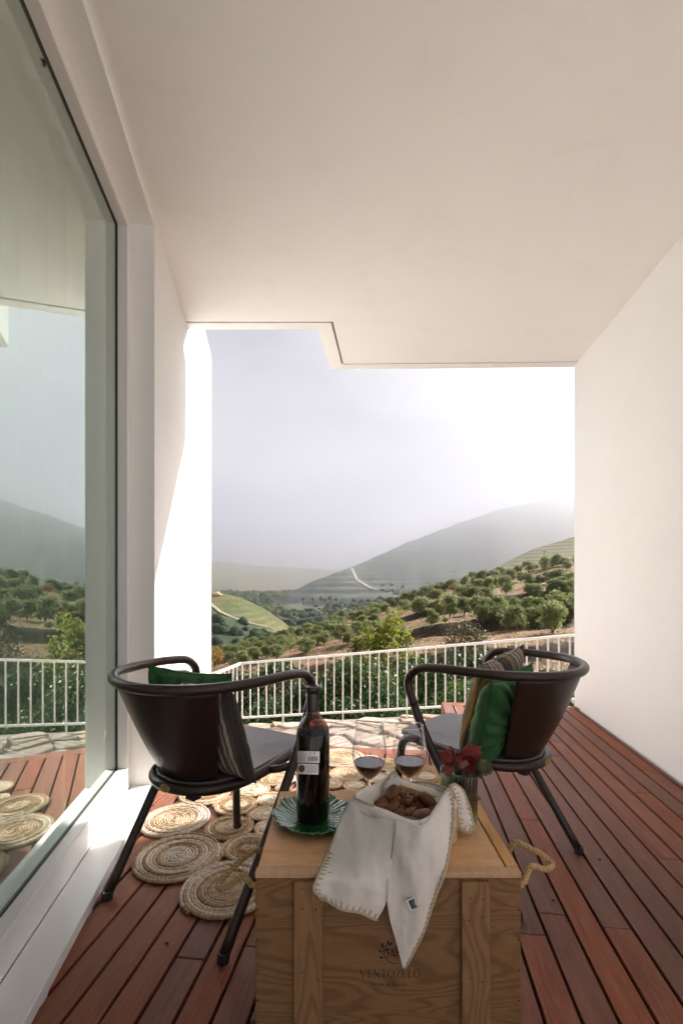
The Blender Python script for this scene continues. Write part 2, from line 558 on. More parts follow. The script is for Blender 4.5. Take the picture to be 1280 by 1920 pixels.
HZ = Mt('haze_air')
HZ.n.remove(HZ.b)
pv = HZ.new('VolumePrincipled')
pv.inputs['Density'].default_value = 0.00052
pv.inputs['Color'].default_value = (.94, .935, .965, 1)
pv.inputs['Anisotropy'].default_value = 0.96
HZ.l(pv.outputs[0], HZ.out.inputs['Volume'])
V_, F_ = box_vf(-5200, 6500, -400, 5200, -141.5, 650)
V_, F_ = [list(v) for v in V_], F_
hz = link('haze', mesh('haze', V_, F_, HZ.m))
tag(hz, 'pale morning haze filling the valley and hiding the mountain tops', kind='stuff')

# ------------------------------------------------------------------ house: walls, ceiling, window
house = tag(empty('house'), 'white plastered house with a deep covered terrace and a large window on the left', 'house')
WS = 1.0119
E_ = Vector((-.155, 1, 0)) / WS                 # along the left wall, away from the camera
N_ = Vector((-1, -.155, 0)) / WS                # into the left wall
O_ = Vector((-.57, 0, 0))
def wp(s, d, z=0.0):
    p = O_ + E_ * s + N_ * d
    return Vector((p.x, p.y, z))
def wbox(name, s0, s1, d0, d1, z0, z1, mat, parent, bev=0.0):
    poly = [wp(s0, d0), wp(s1, d0), wp(s1, d1), wp(s0, d1)]
    V_, F_ = prism_vf([(p.x, p.y) for p in poly], z0, z1)
    if bev: V_, F_ = bevel_mesh(V_, F_, bev)
    return link(name, mesh(name, V_, F_, mat), parent)
REV = 2.465
wbox('wall', REV, 4.97, 0, .34, -1.6, 3.356, PLASTER, house)
wbox('lintel', -1.3, REV - .001, 0.0015, .34, 2.866, 3.30, PLASTER, house)
wbox('wall', -1.3, -1.0, 0.001, .34, -1.0, 2.865, PLASTER, house)
wbox('wall', -1.0, REV - .001, .12, .34, -1.0, .0335, PLASTER, house)
RW = lambda Y: 1.5035 + .1167 * Y
V_, F_ = prism_vf([(RW(.9), .9), (RW(4.09), 4.09), (RW(4.09) + .36, 4.05), (RW(.9) + .36, .9)], -1.6, 3.0)
link('wall', mesh('wall', V_, F_, PLASTER), house)
# ceiling slab with notched front edge and drip groove
def jog(off):
    return [(-1.6, 3.485 - off), (-.1705 + off * 1.1, 3.485 - off), (-.0955 + off * 1.1, 4.145 - off), (2.40, 4.09 - off)]
inner = jog(.100)
outer = jog(0)
V_, F_ = prism_vf([(-1.6, .05)] + inner + [(2.40, .05)], 2.89, 3.44)
link('ceiling', mesh('ceiling', V_, F_, CEIL), house)
g_in = jog(.088)
V_, F_ = prism_vf(list(reversed(g_in)) + outer, 2.886, 3.46)
link('ceiling_edge', mesh('ceiling_edge', V_, F_, CEIL), house)
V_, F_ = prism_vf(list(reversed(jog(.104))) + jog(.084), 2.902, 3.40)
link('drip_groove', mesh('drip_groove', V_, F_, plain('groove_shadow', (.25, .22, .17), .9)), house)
# window
win = empty('window'); win.parent = house
wbox('frame_rail', -1.0, REV - .002, .112, .19, .035, .142, WHITE, win, .003)
wbox('frame_rail', -1.0, REV - .002, .112, .19, 2.812, 2.864, WHITE, win, .003)
wbox('frame_stile', 2.404, REV - .002, .1125, .1895, .1425, 2.8115, WHITE, win, .003)
wbox('frame_stile', -1.0, -.94, .1125, .1895, .1425, 2.8115, WHITE, win, .003)
for a, b, c, d in ((-.94, 2.403, .1425, .1455), (-.94, 2.403, 2.8085, 2.8115)):
    wbox('gasket', a, b, .158, .172, c, d, GASKET, win)
wbox('gasket', 2.4008, 2.4035, .158, .172, .1460, 2.8080, GASKET, win)
GL = Mt('window_glass')
GL.n.remove(GL.b)
tr = GL.new('BsdfTransparent'); tr.inputs[0].default_value = (.84, .92, .87, 1)
gl = GL.new('BsdfGlossy'); gl.inputs['Roughness'].default_value = .003; gl.inputs[0].default_value = (.86, .92, .89, 1)
fr = GL.new('LayerWeight'); fr.inputs[0].default_value = .5
fm = GL.ramp(fr.outputs['Facing'], [(0, .28), (.35, .34), (.56, .43), (1, .95)])
mx = GL.new('MixShader')
GL.l(fm, mx.inputs[0]); GL.l(tr.outputs[0], mx.inputs[1]); GL.l(gl.outputs[0], mx.inputs[2])
wn = GL.noise(GL.coord(), 1.3, 2, .4)
bp = GL.new('Bump'); bp.inputs['Strength'].default_value = .012; bp.inputs['Distance'].default_value = .02
GL.l(wn, bp.inputs['Height']); GL.l(bp.outputs[0], gl.inputs['Normal'])
GL.l(mx.outputs[0], GL.out.inputs[0])
wbox('glass_pane', -.9385, 2.4003, .1640, .1660, .1460, 2.8080, GL.m, win)
wbox('window_sill', -1.0, REV - .003, -.002, .1115, -.012, .0345, SILLW, win, .0025)
# room behind the window
ROOM = plain('room_wall_paint', (.80, .80, .77), .9)
rm = MB()
def rbox(s0, s1, d0, d1, z0, z1, mi=0):
    p = [wp(s0, d0), wp(s1, d0), wp(s1, d1), wp(s0, d1)]
    a, b = prism_vf([(q.x, q.y) for q in p], z0, z1)
    rm.add(a, b, mi)
rbox(-1.8, 3.6, .341, 4.0, -.1, .06, 1)
rbox(-1.8, 3.6, .341, 4.0, 2.87, 3.0)
rbox(1.6, 3.6, 4.0, 4.15, -.1, 3.0)
rbox(3.6, 3.75, .341, 4.15, -.1, 3.0)
rm.build('room', [ROOM, m_wood('room_floor_wood', (.18, .11, .06), (.24, .15, .09), (.3, .2, .12))], house)
# curtain
CU = Mt('sheer_curtain'); CU.set(Roughness=.9, Base_Color=(.86, .88, .84, 1))
t2 = CU.new('BsdfTranslucent'); t2.inputs[0].default_value = (.82, .85, .80, 1)
t3 = CU.new('BsdfTransparent')
m1 = CU.new('MixShader'); m1.inputs[0].default_value = .45
m2 = CU.new('MixShader'); m2.inputs[0].default_value = .06
CU.l(CU.b.outputs[0], m1.inputs[1]); CU.l(t2.outputs[0], m1.inputs[2])
CU.l(m1.outputs[0], m2.inputs[1]); CU.l(t3.outputs[0], m2.inputs[2]); CU.l(m2.outputs[0], CU.out.inputs[0])
G = []
rnd = random.Random(5)
ph = [rnd.uniform(0, 6) for _ in range(4)]
NS = 340
for zz in [0.10, .5, 1.0, 1.6, 2.2, 2.74]:
    row = []
    for i in range(NS):
        s = -.9 + 2.95 * i / (NS - 1)
        w = math.sin(s * 34 + ph[0] + .8 * math.sin(s * 5 + ph[1]))
        d = .32 + .048 * (abs(w) ** .7) * (1 if w > 0 else -1) + .008 * math.sin(s * 11 + zz * 2)
        row.append(wp(s, d - .09, zz))
    G.append(row)
V_, F_ = grid_vf(G)
cur = empty('curtain', wp(1.0, .32, .1))
tag(cur, 'pleated sheer white curtain hanging behind the window glass', 'curtain')
me = mesh('curtain_panel', [v - cur.location for v in V_], F_, CU.m, True)
link('curtain_panel', me, cur)
tb = tube_vf([wp(-.95, .24, 2.77) - cur.location, wp(2.2, .24, 2.77) - cur.location], .012, 8)
link('curtain_rail', mesh('curtain_rail', *tb, WHITE), cur)

# ------------------------------------------------------------------ deck
deck = tag(empty('deck'), kind='structure')
TH = math.atan(.1244)
CD = math.cos(TH)
def gap_c(k):
    return 1.436 - .0916 * k if k <= 5 else .978 - .08995 * (k - 5)
dr = random.Random(11)
def board(c0, c1, y0, y1, name='deck_board', z1=0.0, dz=0.0):
    "board between two lines X = c + .1244 Y"
    g = .0048
    w = (c1 - c0) * CD - 2 * g
    cx = (c0 + c1) / 2
    L = (y1 - y0) / CD
    V_, F_ = box_vf(-w / 2, w / 2, 0, L, -.024, 0)
    V_, F_ = bevel_mesh(V_, F_, .0022, 1)
    return link(name, mesh(name, V_, F_, DECK), deck, (cx + .1244 * y0, y0, z1 + dz), (0, 0, -TH))
CL = gap_c(12)
ends = lambda X: 3.075 - .1244 * X
for k in range(0, 33):
    c1, c0 = gap_c(k), gap_c(k + 1)
    cx = (c0 + c1) / 2
    far = 4.105 if k < 12 else (3.0 - .1244 * (cx + .1244 * 3)) / 1.0
    if k < 12:
        far = 4.19 - .1 * (cx + .4)
    near = max(-.6, -(.57 + cx) / .2794 - .25)
    if near > far: continue
    y = near
    cuts = []
    q = near + dr.uniform(.5, 2.2)
    while q < far - .35:
        cuts.append(q); q += dr.uniform(1.3, 2.6)
    for a, b in zip([near] + cuts, cuts + [far]):
        board(c0, c1, a + .0012, b - .0012, dz=dr.uniform(-.0012, .0008))
# strip against the right wall
board(1.436, 1.4665, -.6, 4.06)
board(1.437, 1.5365, -.6, .9, dz=-.004)
# end boards laid across
def cross_board(x0, x1, yfun, w, name='end_board'):
    L = (x1 - x0) / math.cos(TH)
    V_, F_ = box_vf(0, L, -w, 0, -.024, 0)
    V_, F_ = bevel_mesh(V_, F_, .0022, 1)
    V_ = [(v[1], -v[0], v[2]) for v in V_]
    return link(name, mesh(name, V_, [f for f in F_], DECK), deck, (x0, yfun(x0), 0.0006), (0, 0, -TH + PI / 2))
def cross2(x0, x1, yfun, w, name='end_board', z0=-.024, z1=0.0):
    a = -math.atan(.1244)
    L = (x1 - x0) / math.cos(a)
    V_, F_ = box_vf(-w, 0, 0, L, z0, z1)
    V_, F_ = bevel_mesh(V_, F_, .0022, 1)
    return link(name, mesh(name, V_, F_, DECK), deck, (x0, yfun(x0), .0006), (0, 0, a - PI / 2)) if False else \
        link(name, mesh(name, [(v[1], v[0], v[2]) for v in V_], [tuple(reversed(f)) for f in F_], DECK), deck, (x0, yfun(x0), .0006), (0, 0, a))
endl = lambda X: 3.072 - .1244 * X
endr = lambda X: 4.295 - .1 * X
cross2(-1.15, .335 + .1244 * 3.0, endl, .094)
cross2(CL + .1244 * 4.2 + .004, 1.985, lambda X: 4.305 - .1244 * X, .088)
# fascia boards
for z in (-.03, -.135, -.24, -.345, -.45, -.555, -.66, -.765):
    cross2(-1.15, CL + .1244 * 3.0, lambda X: 3.062 - .1244 * X, .022, 'fascia_board', z - .10, z)
    V_, F_ = bevel_mesh(*box_vf(-.011, .011, 0, 1.24, z - .10, z), .002, 1)
    link('fascia_board', mesh('fascia_board', V_, F_, DECK), deck, (CL + .1244 * 3.0 + .012, 3.0, 0), (0, 0, -TH))
    cross2(CL + .1244 * 4.2 + .004, 2.0, lambda X: 4.29 - .1244 * X, .022, 'fascia_board', z - .10, z)
V_, F_ = prism_vf([(-1.5, -.61), (-1.5, 3.1), (CL + .375, 3.0), (CL + .52, 4.14), (2.0, 4.0), (2.0, -.61)], -1.2, -.05)
link('deck_base', mesh('deck_base', V_, F_, DARK), deck)

# unseen pale slab behind the camera, added to bounce sunlight into the terrace
BOUNCE = Mt('yard_concrete'); BOUNCE.set(Roughness=.9)
BOUNCE.color(BOUNCE.ramp(BOUNCE.noise(BOUNCE.coord(), 3, 6, .65), [(.3, (.42, .39, .35)), (.7, (.52, .49, .45))]))
tag(link('yard', mesh('yard', *box_vf(-7, 9, -16, -.62, -.6, -.03), BOUNCE.m)), kind='structure')

# ------------------------------------------------------------------ stone path below the deck
RL = lambda X: 6.53 - .244 * (X)           # railing line (Y for X)
PZ = lambda X, Y=0: -.86 + .123 * X
pav = tag(empty('stone_path'), kind='structure')
ST = Mt('flagstone'); ST.set(Roughness=.85); ST.b.inputs['Specular IOR Level'].default_value = .2
oi = ST.new('ObjectInfo')
base = ST.ramp(oi.outputs['Random'], [(0, (.34, .275, .22)), (.3, (.39, .325, .27)), (.55, (.30, .25, .21)), (.78, (.37, .27, .19)), (.92, (.33, .19, .12)), (1, (.40, .35, .30))])
n1 = ST.noise(ST.coord(scale=(1, 3, 1)), 7, 6, .65, .8)
c = ST.mix(ST.ramp(n1, [(.35, 0), (.7, .55)]), base, (.46, .40, .35))
c = ST.mix(ST.ramp(ST.noise(ST.coord(), 16, 5, .7), [(.58, 0), (.75, .6)]), c, (.26, .20, .15))
ST.color(c); ST.bump(ST.noise(ST.coord(), 14, 7, .7, .5), .8, .02)
MORT = Mt('path_mortar'); MORT.set(Roughness=.95)
MORT.color(MORT.ramp(MORT.noise(MORT.coord(), 9, 6, .7), [(.3, (.19, .16, .13)), (.7, (.29, .25, .21))]))
MORT.bump(MORT.noise(MORT.coord(), 25, 6, .7), .7, .02)
G = [[Vector((x, y, PZ(x) - .022)) for x in (-2.6, 0, 2, 5.4)] for y in (2.6, 4)] + [[Vector((x, RL(x) + .16, PZ(x) - .022)) for x in (-2.6, 0, 2, 5.4)], [Vector((x, RL(x) + .20, PZ(x) - 1.9)) for x in (-2.6, 0, 2, 5.4)]]
V_, F_ = grid_vf(G)
link('mortar', mesh('mortar', V_, F_, MORT.m), pav)
pr = random.Random(21)
pts = []
y = 3.0
while y < 7.3:
    x = -2.3 + pr.uniform(0, .3)
    while x < 4.9:
        px_, py_ = x + pr.uniform(-.12, .12), y + pr.uniform(-.09, .09)
        pts.append((px_, py_)); x += pr.uniform(.26, .50)
    y += .185
def clip(poly, a, b, c):
    out = []
    for i in range(len(poly)):
        p, q = poly[i], poly[(i + 1) % len(poly)]
        dp = a * p[0] + b * p[1] - c; dq = a * q[0] + b * q[1] - c
        if dp <= 0: out.append(p)
        if dp * dq < 0:
            t = dp / (dp - dq); out.append((p[0] + (q[0] - p[0]) * t, p[1] + (q[1] - p[1]) * t))
    return out
ns = 0
for i, (x, y) in enumerate(pts):
    if y > RL(x) + .16: continue
    if x > 1.1 and y < 4.0: continue
    if x < 1.0 and y < 3.4: continue
    poly = [(x - .5, y - .5), (x + .5, y - .5), (x + .5, y + .5), (x - .5, y + .5)]
    for j, (a, b) in enumerate(pts):
        if j == i or abs(a - x) > 1 or abs(b - y) > 1: continue
        nx, ny = a - x, b - y
        poly = clip(poly, nx, ny, nx * (a + x) / 2 + ny * (b + y) / 2)
        if len(poly) < 3: break
    if len(poly) >= 3:
        poly = clip(poly, .244, 1, 6.53 + .14)
    if len(poly) < 3: continue
    cx = sum(p[0] for p in poly) / len(poly); cyy = sum(p[1] for p in poly) / len(poly)
    P2 = []
    for q in range(len(poly)):
        p0, p1 = poly[q], poly[(q + 1) % len(poly)]
        for t in (0, .35, .68):
            xx, yy = p0[0] + (p1[0] - p0[0]) * t, p0[1] + (p1[1] - p0[1]) * t
            L = math.hypot(xx - cx, yy - cyy)
            if L < .03: continue
            k = (L - .013 - (.012 if t == 0 else 0) + pr.uniform(-.006, .004)) / L
            P2.append((cx + (xx - cx) * k - cx, cyy + (yy - cyy) * k - cyy))
    if len(P2) < 4: continue
    n = len(P2); zt = pr.uniform(-.006, .010)
    tx, ty = pr.uniform(-.03, .03), pr.uniform(-.03, .03)
    V_ = [(p[0], p[1], -.05) for p in P2] + [(p[0], p[1], zt - .006 + p[0] * tx + p[1] * ty) for p in P2] + [(p[0] * .9, p[1] * .88, zt + .002 + p[0] * tx + p[1] * ty) for p in P2]
    F_ = [(q, (q + 1) % n, (q + 1) % n + n, q + n) for q in range(n)] + [(q + n, (q + 1) % n + n, (q + 1) % n + 2 * n, q + 2 * n) for q in range(n)] + [tuple(range(2 * n, 3 * n))]
    link('paving_stone', mesh('paving_stone', V_, F_, ST.m), pav, (cx, cyy, PZ(cx)))
    ns += 1
print('stones', ns)

# ------------------------------------------------------------------ white railing
rail = empty('metal_railing', (0, RL(0), PZ(0)))
tag(rail, 'white metal railing with thin upright bars along the outer edge of the stone path', 'railing')
def zt_(X): return .047 + .123 * X
def bar(name, p, q, w, d, mat=RAILW, parent=None):
    p, q = Vector(p), Vector(q)
    D = (q - p); L = D.length; D.normalize()
    up = Vector((0, 0, 1)) if abs(D.z) < .9 else Vector((0, 1, 0))
    S = D.cross(up).normalized(); U = S.cross(D)
    V_ = [a + S * sx * w / 2 + U * su * d / 2 for a in (p, q) for sx, su in ((-1, -1), (1, -1), (1, 1), (-1, 1))]
    return link(name, mesh(name, V_, [(0, 3, 2, 1), (4, 5, 6, 7), (0, 1, 5, 4), (1, 2, 6, 5), (2, 3, 7, 6), (3, 0, 4, 7)], mat), parent)
X0, X1 = -1.44, 4.6
off = rail.location
P_ = lambda X, z: Vector((X, RL(X), z)) - off
bar('top_rail', P_(X0, zt_(X0)), P_(X1, zt_(X1)), .034, .030, parent=rail)
bar('bottom_rail', P_(X0, zt_(X0) - .78), P_(X1, zt_(X1) - .78), .030, .026, parent=rail)
nb = 50
bme = None
step = .1235
k = 0
while X0 + k * step * .9715 < X1:
    X = X0 + k * step * .9715 + .02
    post = (k % 7 == 5)
    p = P_(X, zt_(X) - .015); q = P_(X, zt_(X) - .78 + .013 if not post else PZ(X) - .01)
    bar('post' if post else 'baluster', q, p, .017 if not post else .020, .017, parent=rail)
    k += 1
# return towards the house
A = Vector((X0, RL(X0), zt_(X0)))
dirb = Vector((-.244, -1, 0)).normalized()
rail2 = empty('metal_railing', A)
tag(rail2, 'short return of white metal railing running back behind the left wall corner', 'railing')
Lr = 1.5
bar('top_rail', (0, 0, 0), dirb * Lr, .034, .030, parent=rail2)
bar('bottom_rail', (0, 0, -.78), dirb * Lr + Vector((0, 0, -.78)), .030, .026, parent=rail2)
for i in range(1, 12):
    p = dirb * (i * .124)
    bar('baluster', p + Vector((0, 0, -.767)), p + Vector((0, 0, -.016)), .017, .017, parent=rail2)

# ------------------------------------------------------------------ chairs
def c_rim():
    L = [(0, -.078, .755), (.150, -.040, .757), (.246, .050, .760), (.281, .180, .760), (.287, .300, .757), (.284, .385, .742), (.287, .425, .695), (.284, .405, .62), (.281, .335, .48), (.263, .015, .012)]
    return crv([(-a, b, c) for a, b, c in L[:0:-1]] + L, 9)
def c_ring():
    L = [(0, .045, .421), (.105, .075, .421), (.168, .150, .423), (.196, .260, .431), (.200, .380, .442), (.197, .480, .448), (.190, .522, .425), (.188, .545, .33), (.196, .570, .012)]
    return crv([(-a, b, c) for a, b, c in L[:0:-1]] + L, 9)
def make_chair():
    t = empty('armchair')
    rim = c_rim(); ring = c_ring()
    TR = .0160
    # arms and back are one bent tube that runs down into the rear legs
    def part_tube(name, P, r=TR):
        return link(name, mesh(name, *tube_vf(P, r, 14), BROWN, True), t)
    zc = lambda P: [i for i, p in enumerate(P) if p.z > .60]
    hi = zc(rim); a, b = hi[0], hi[-1]
    part_tube('arm_rail', rim[a:b + 1])
    part_tube('leg', rim[:a + 1]); part_tube('leg', rim[b:])
    hi = [i for i, p in enumerate(ring) if p.z > .40]; a, b = hi[0], hi[-1]
    part_tube('seat_frame', ring[a:b + 1], .0165)
    part_tube('leg', ring[:a + 1]); part_tube('leg', ring[b:])
    for p in (rim[0], rim[-1], ring[0], ring[-1]):
        link('foot_cap', mesh('foot_cap', *tube_vf([(p.x, p.y, .0), (p.x, p.y, .004), (p.x, p.y + .002, .026)], .0178, 12), RUBBER), t)
    for s in (-1, 1):
        part_tube('strut', [(s * .196, .285, .432), (s * .235, .300, .438), (s * .279, .322, .452)], .0125)
        link('bumper', mesh('bumper', *bevel_mesh(*box_vf(s * .075 - .02, s * .075 + .02, .062, .095, .388, .408), .004), RUBBER), t)
    # seat sheet
    out = []
    half = [(0, .052), (.09, .075), (.15, .135), (.178, .215), (.186, .33), (.186, .455), (.183, .530), (.172, .548), (.09, .555), (0, .557)]
    pl = [(x, y) for x, y in crv([(x, y, 0) for x, y in half], 4) for x, y in [(x, y)]] if False else [(p.x, p.y) for p in crv([(x, y, 0) for x, y in half], 4)]
    poly = pl + [(-x, y) for x, y in pl[-2:0:-1]]
    zs = lambda y: .437 + .026 * (y / .55)
    n = len(poly)
    V_, F_ = [], []
    for k, (sc_, dz) in enumerate(((1, -.016), (1, -.003), (.985, 0), (.5, -.003))):
        for x, y in poly:
            V_.append((x * sc_, .3 + (y - .3) * sc_, zs(y) + dz))
    for k in range(3):
        F_ += [(k * n + i, k * n + (i + 1) % n, (k + 1) * n + (i + 1) % n, (k + 1) * n + i) for i in range(n)]
    F_.append(tuple(range(3 * n, 4 * n)))
    link('seat', mesh('seat', V_, F_, SEAT_SKY), t)
    # curved sheet-metal back
    top = [p for p in rim if p.y < .062 and p.z > .6]
    G = []
    nn = 40
    def along(P, f):
        L = [0]
        for i in range(1, len(P)): L.append(L[-1] + (P[i] - P[i - 1]).length)
        s = f * L[-1]
        for i in range(1, len(P)):
            if L[i] >= s:
                return P[i - 1].lerp(P[i], (s - L[i - 1]) / max(1e-9, L[i] - L[i - 1]))
        return P[-1]
    bot = crv([(-.128, .128, .436), (-.085, .088, .434), (0, .066, .433), (.085, .088, .434), (.128, .128, .436)], 10)
    for j in range(13):
        v = j / 12
        row = []
        for i in range(nn + 1):
            f = i / nn
            p = along(bot, f); q = along(top, .045 + .91 * f)
            q = Vector((q.x, q.y + .003, q.z - .004))
            w = v
            r_ = p.lerp(q, w)
            r_.y -= .010 * math.sin(v * PI) * (1 - abs(2 * f - 1) ** 2)
            row.append(r_)
        G.append(row)
    V_, F_ = grid_vf(G)
    me = mesh('backrest', V_, F_, BROWN, True)
    bo = link('backrest', me, t)
    md = bo.modifiers.new('thick', 'SOLIDIFY'); md.thickness = .003; md.offset = 0
    # small pierced brass badge on the seat tube
    mb = MB()
    mb.add(*tube_vf([(.021 * math.cos(a), .0, .0105 * math.sin(a)) for a in [2 * PI * i / 28 for i in range(28)]], .0014, 6, closed=True))
    for k in range(4):
        cx = -.012 + .008 * k
        mb.add(*tube_vf([(cx + .0045 * math.cos(a), 0, .005 * math.sin(a)) for a in [2 * PI * i / 14 for i in range(14)]], .001, 5, closed=True))
    mb.add(*tube_vf([(-.021, 0, 0), (0, 0, -.004), (.021, 0, 0)], .001, 5))
    mb.add(*tube_vf([(-.014, 0, .0075), (0, 0, -.010), (.014, 0, .0075)], .001, 5))
    q = along(ring, .5)
    mb.build('badge', BRASS, t, True, (.004, q.y - .0165, q.z + .002), (R(-12), 0, 0))
    return t
ch1 = make_chair()
ch2 = copy_tree(ch1)
ch1.location = (-.565, 1.465, .0); ch1.rotation_euler = (0, 0, -.53)
ch2.location = (.750, 1.683, .0); ch2.rotation_euler = (0, 0, .775)
tag(ch1, 'brown metal armchair by the window, its cushions half hidden by its curved back', 'chair', 'brown metal armchairs')
tag(ch2, 'brown metal armchair nearer the right wall, a striped cushion showing above its rim', 'chair', 'brown metal armchairs')

# ------------------------------------------------------------------ cushions
VEL = Mt('green_velvet'); VEL.set(Roughness=.8, Sheen_Weight=.35, Sheen_Roughness=.35)
VEL.b.inputs['Sheen Tint'].default_value = (.35, .8, .35, 1)
vc = VEL.noise(VEL.coord(), 16, 4, .6, .8)
VEL.color(VEL.ramp(vc, [(.35, (.012, .062, .014)), (.7, (.024, .110, .026))]))
VEL.bump(VEL.noise(VEL.coord(), 260, 3, .6), .25, .001)
STR = Mt('striped_cloth'); STR.set(Roughness=.92)
sx = STR.new('SeparateXYZ'); STR.l(STR.coord(), sx.inputs[0])
cols = [(.09, .075, .055), (.030, .026, .022), (.13, .105, .075), (.50, .44, .36), (.07, .055, .04), (.16, .13, .09), (.025, .022, .020), (.42, .24, .05),
        (.075, .058, .040), (.035, .03, .024), (.45, .38, .30), (.07, .06, .05), (.19, .15, .10), (.028, .024, .02), (.30, .26, .19), (.10, .08, .055), (.03, .027, .024)]
stops = []
p = 0.0
rs = random.Random(3)
for k in range(22):
    stops.append((p, cols[(k * 5) % len(cols)])); p += rs.choice([.022, .035, .05, .06, .045])
    if p > .99 or len(stops) > 30: break
rp = STR.ramp(STR.math('FRACT', STR.math('ADD', STR.math('MULTIPLY', sx.outputs[0], 5.2), .5)), stops, True)
STR.color(STR.mix(STR.ramp(STR.noise(STR.coord(), 180, 3, .7), [(.3, 0), (.7, .35)]), rp, (.12, .10, .08)))
STR.bump(STR.noise(STR.coord(scale=(1, 1, 1)), 300, 3, .6), .35, .001)
def cushion(name, w, h, th, mat, seed, n=46, crease=.004):
    V_, F_ = [], []
    sd_ = Vector((seed * 3.7, seed * 1.3, seed))
    for side in (1, -1):
        G = []
        for j in range(n + 1):
            row = []
            for i in range(n + 1):
                a = 2 * i / n - 1; b = 2 * j / n - 1
                ex = (1 - abs(a) ** 2.6) ** .5 * (1 - abs(b) ** 2.6) ** .5
                pin = 1 - .10 * (1 - a * a) * abs(b) ** 3
                pin2 = 1 - .10 * (1 - b * b) * abs(a) ** 3
                x = a * w / 2 * pin2; y = b * h / 2 * pin
                e = max(abs(a), abs(b))
                ang = math.atan2(b, a)
                wr = noise.noise(Vector((math.cos(ang) * 5, math.sin(ang) * 5, side)) + sd_) * crease * 5 * e ** 2 * (1 - e ** 8) \
                    + noise.noise(Vector((a * 2.2, b * 2.2, side)) + sd_) * crease * 2.4 * (1 - e ** 4)
                row.append(Vector((x, side * (th / 2 * ex) + wr * (1 if ex > 0 else 0), y)))
            G.append(row)
        v, f = grid_vf(G)
        if side == -1: f = [tuple(reversed(q)) for q in f]
        k = len(V_)
        V_ += v; F_ += [tuple(i + k for i in q) for q in f]
    bm = bmesh.new()
    vs = [bm.verts.new(v) for v in V_]
    for f in F_: bm.faces.new([vs[i] for i in f])
    bmesh.ops.remove_doubles(bm, verts=bm.verts[:], dist=.0004)
    bmesh.ops.recalc_face_normals(bm, faces=bm.faces[:])
    me = bpy.data.meshes.new(name); bm.to_mesh(me); bm.free()
    me.materials.append(mat)
    me.polygons.foreach_set('use_smooth', [True] * len(me.polygons))
    return me
def place_cushion(name, me, ch, loc, lean, yaw, roll, label, w, h, mat):
    t = link(name, me)
    M = Matrix.Translation(ch.location) @ Matrix.Rotation(ch.rotation_euler.z, 4, 'Z') @ Matrix.Translation(loc) @ Matrix.Rotation(yaw, 4, 'Z') @ Matrix.Rotation(lean, 4, 'X') @ Matrix.Rotation(roll, 4, 'Y')
    t.matrix_world = M
    tag(t, label, 'cushion')
    # seam piping
    pts = []
    n = 40
    for k in range(4):
        for i in range(n):
            a = 2 * i / n - 1
            u, v = [(a, -1), (1, a), (-a, 1), (-1, -a)][k]
            pin = 1 - .10 * (1 - u * u) * abs(v) ** 3; pin2 = 1 - .10 * (1 - v * v) * abs(u) ** 3
            pts.append(Vector((u * w / 2 * pin2, 0, v * h / 2 * pin)))
    link('piping', mesh('piping', *tube_vf(pts, .0022, 6, closed=True), mat, True), t)
    return t
gm = cushion('cushion', .30, .34, .16, VEL.m, 1, crease=.006)
gm2 = cushion('cushion', .37, .35, .13, VEL.m, 2, crease=.006)
sm1 = cushion('cushion', .34, .32, .11, STR.m, 3, crease=.0014)
sm2 = cushion('cushion', .36, .36, .12, STR.m, 4, crease=.0020)
place_cushion('cushion', gm, ch1, (-.092, .215, .595), R(12), R(24), R(5), 'dark green velvet cushion in the chair by the window', .30, .34, VEL.m)
place_cushion('cushion', sm1, ch1, (.062, .168, .583), R(15), R(-10), R(-3), 'brown and cream striped cushion behind the green one, chair by the window', .34, .32, STR.m)
place_cushion('cushion', gm2, ch2, (-.058, .172, .570), R(15), R(4), R(-3), 'bright green velvet cushion against the back of the right-hand chair', .37, .35, VEL.m)
place_cushion('cushion', sm2, ch2, (-.005, .235, .622), R(17), R(4), R(-6), 'striped cushion with ochre bands propped in front of the right-hand green one', .36, .36, STR.m)

# ------------------------------------------------------------------ jute rug
JU = Mt('jute_braid'); JU.set(Roughness=.95); JU.b.inputs['Specular IOR Level'].default_value = .1
at_ = JU.new('Attribute', attribute_name='tone')
sep = JU.new('SeparateColor'); JU.l(at_.outputs['Color'], sep.inputs[0])
fn = JU.noise(JU.coord(), 240, 4, .7)
c = JU.ramp(sep.outputs[0], [(0, (.30, .18, .095)), (.3, (.50, .36, .23)), (.6, (.64, .51, .37)), (1, (.78, .71, .61))])
c = JU.mix(JU.ramp(fn, [(.35, .55), (.65, 0)]), c, (.20, .12, .06))
JU.color(c); JU.bump(fn, .5, .002)
def coil_mesh(Rd, seed):
    rg_ = random.Random(seed)
    pitch, r0 = .0112, .0066
    turns = Rd / pitch
    pts = []; th = 0.6
    while th < turns * 2 * PI:
        rr = pitch * th / (2 * PI)
        pts.append((rr * math.cos(th), rr * math.sin(th), r0 * .9 + .0012 * math.sin(th * 1.7 + seed)))
        th += min(.5, .0048 / max(rr, .006))
    tones = []
    tn = rg_.random()
    for i in range(len(pts)):
        if rg_.random() < .012: tn = rg_.random()
        tones.append(min(1, max(0, tn + rg_.uniform(-.18, .18))))
    n = 7
    def rad(i, k): return r0 * (1 + .20 * math.sin(i * 2.1 + 2 * PI * k / n * 2) + .10 * math.sin(i * 1.05))
    V_, F_ = tube_vf(pts, rad, n)
    me = mesh('coil', V_, F_, JU.m, True)
    ca = me.color_attributes.new('tone', 'FLOAT_COLOR', 'POINT')
    buf = []
    for i in range(len(pts)):
        for k in range(n):
            q = tones[i]; buf += [q, q, q, 1]
    ca.data.foreach_set('color', buf)
    return me
rug = empty('jute_rug', (-.15, 2.25, 0))
tag(rug, 'jute rug made of many braided round coils lying between the two chairs', 'rug')
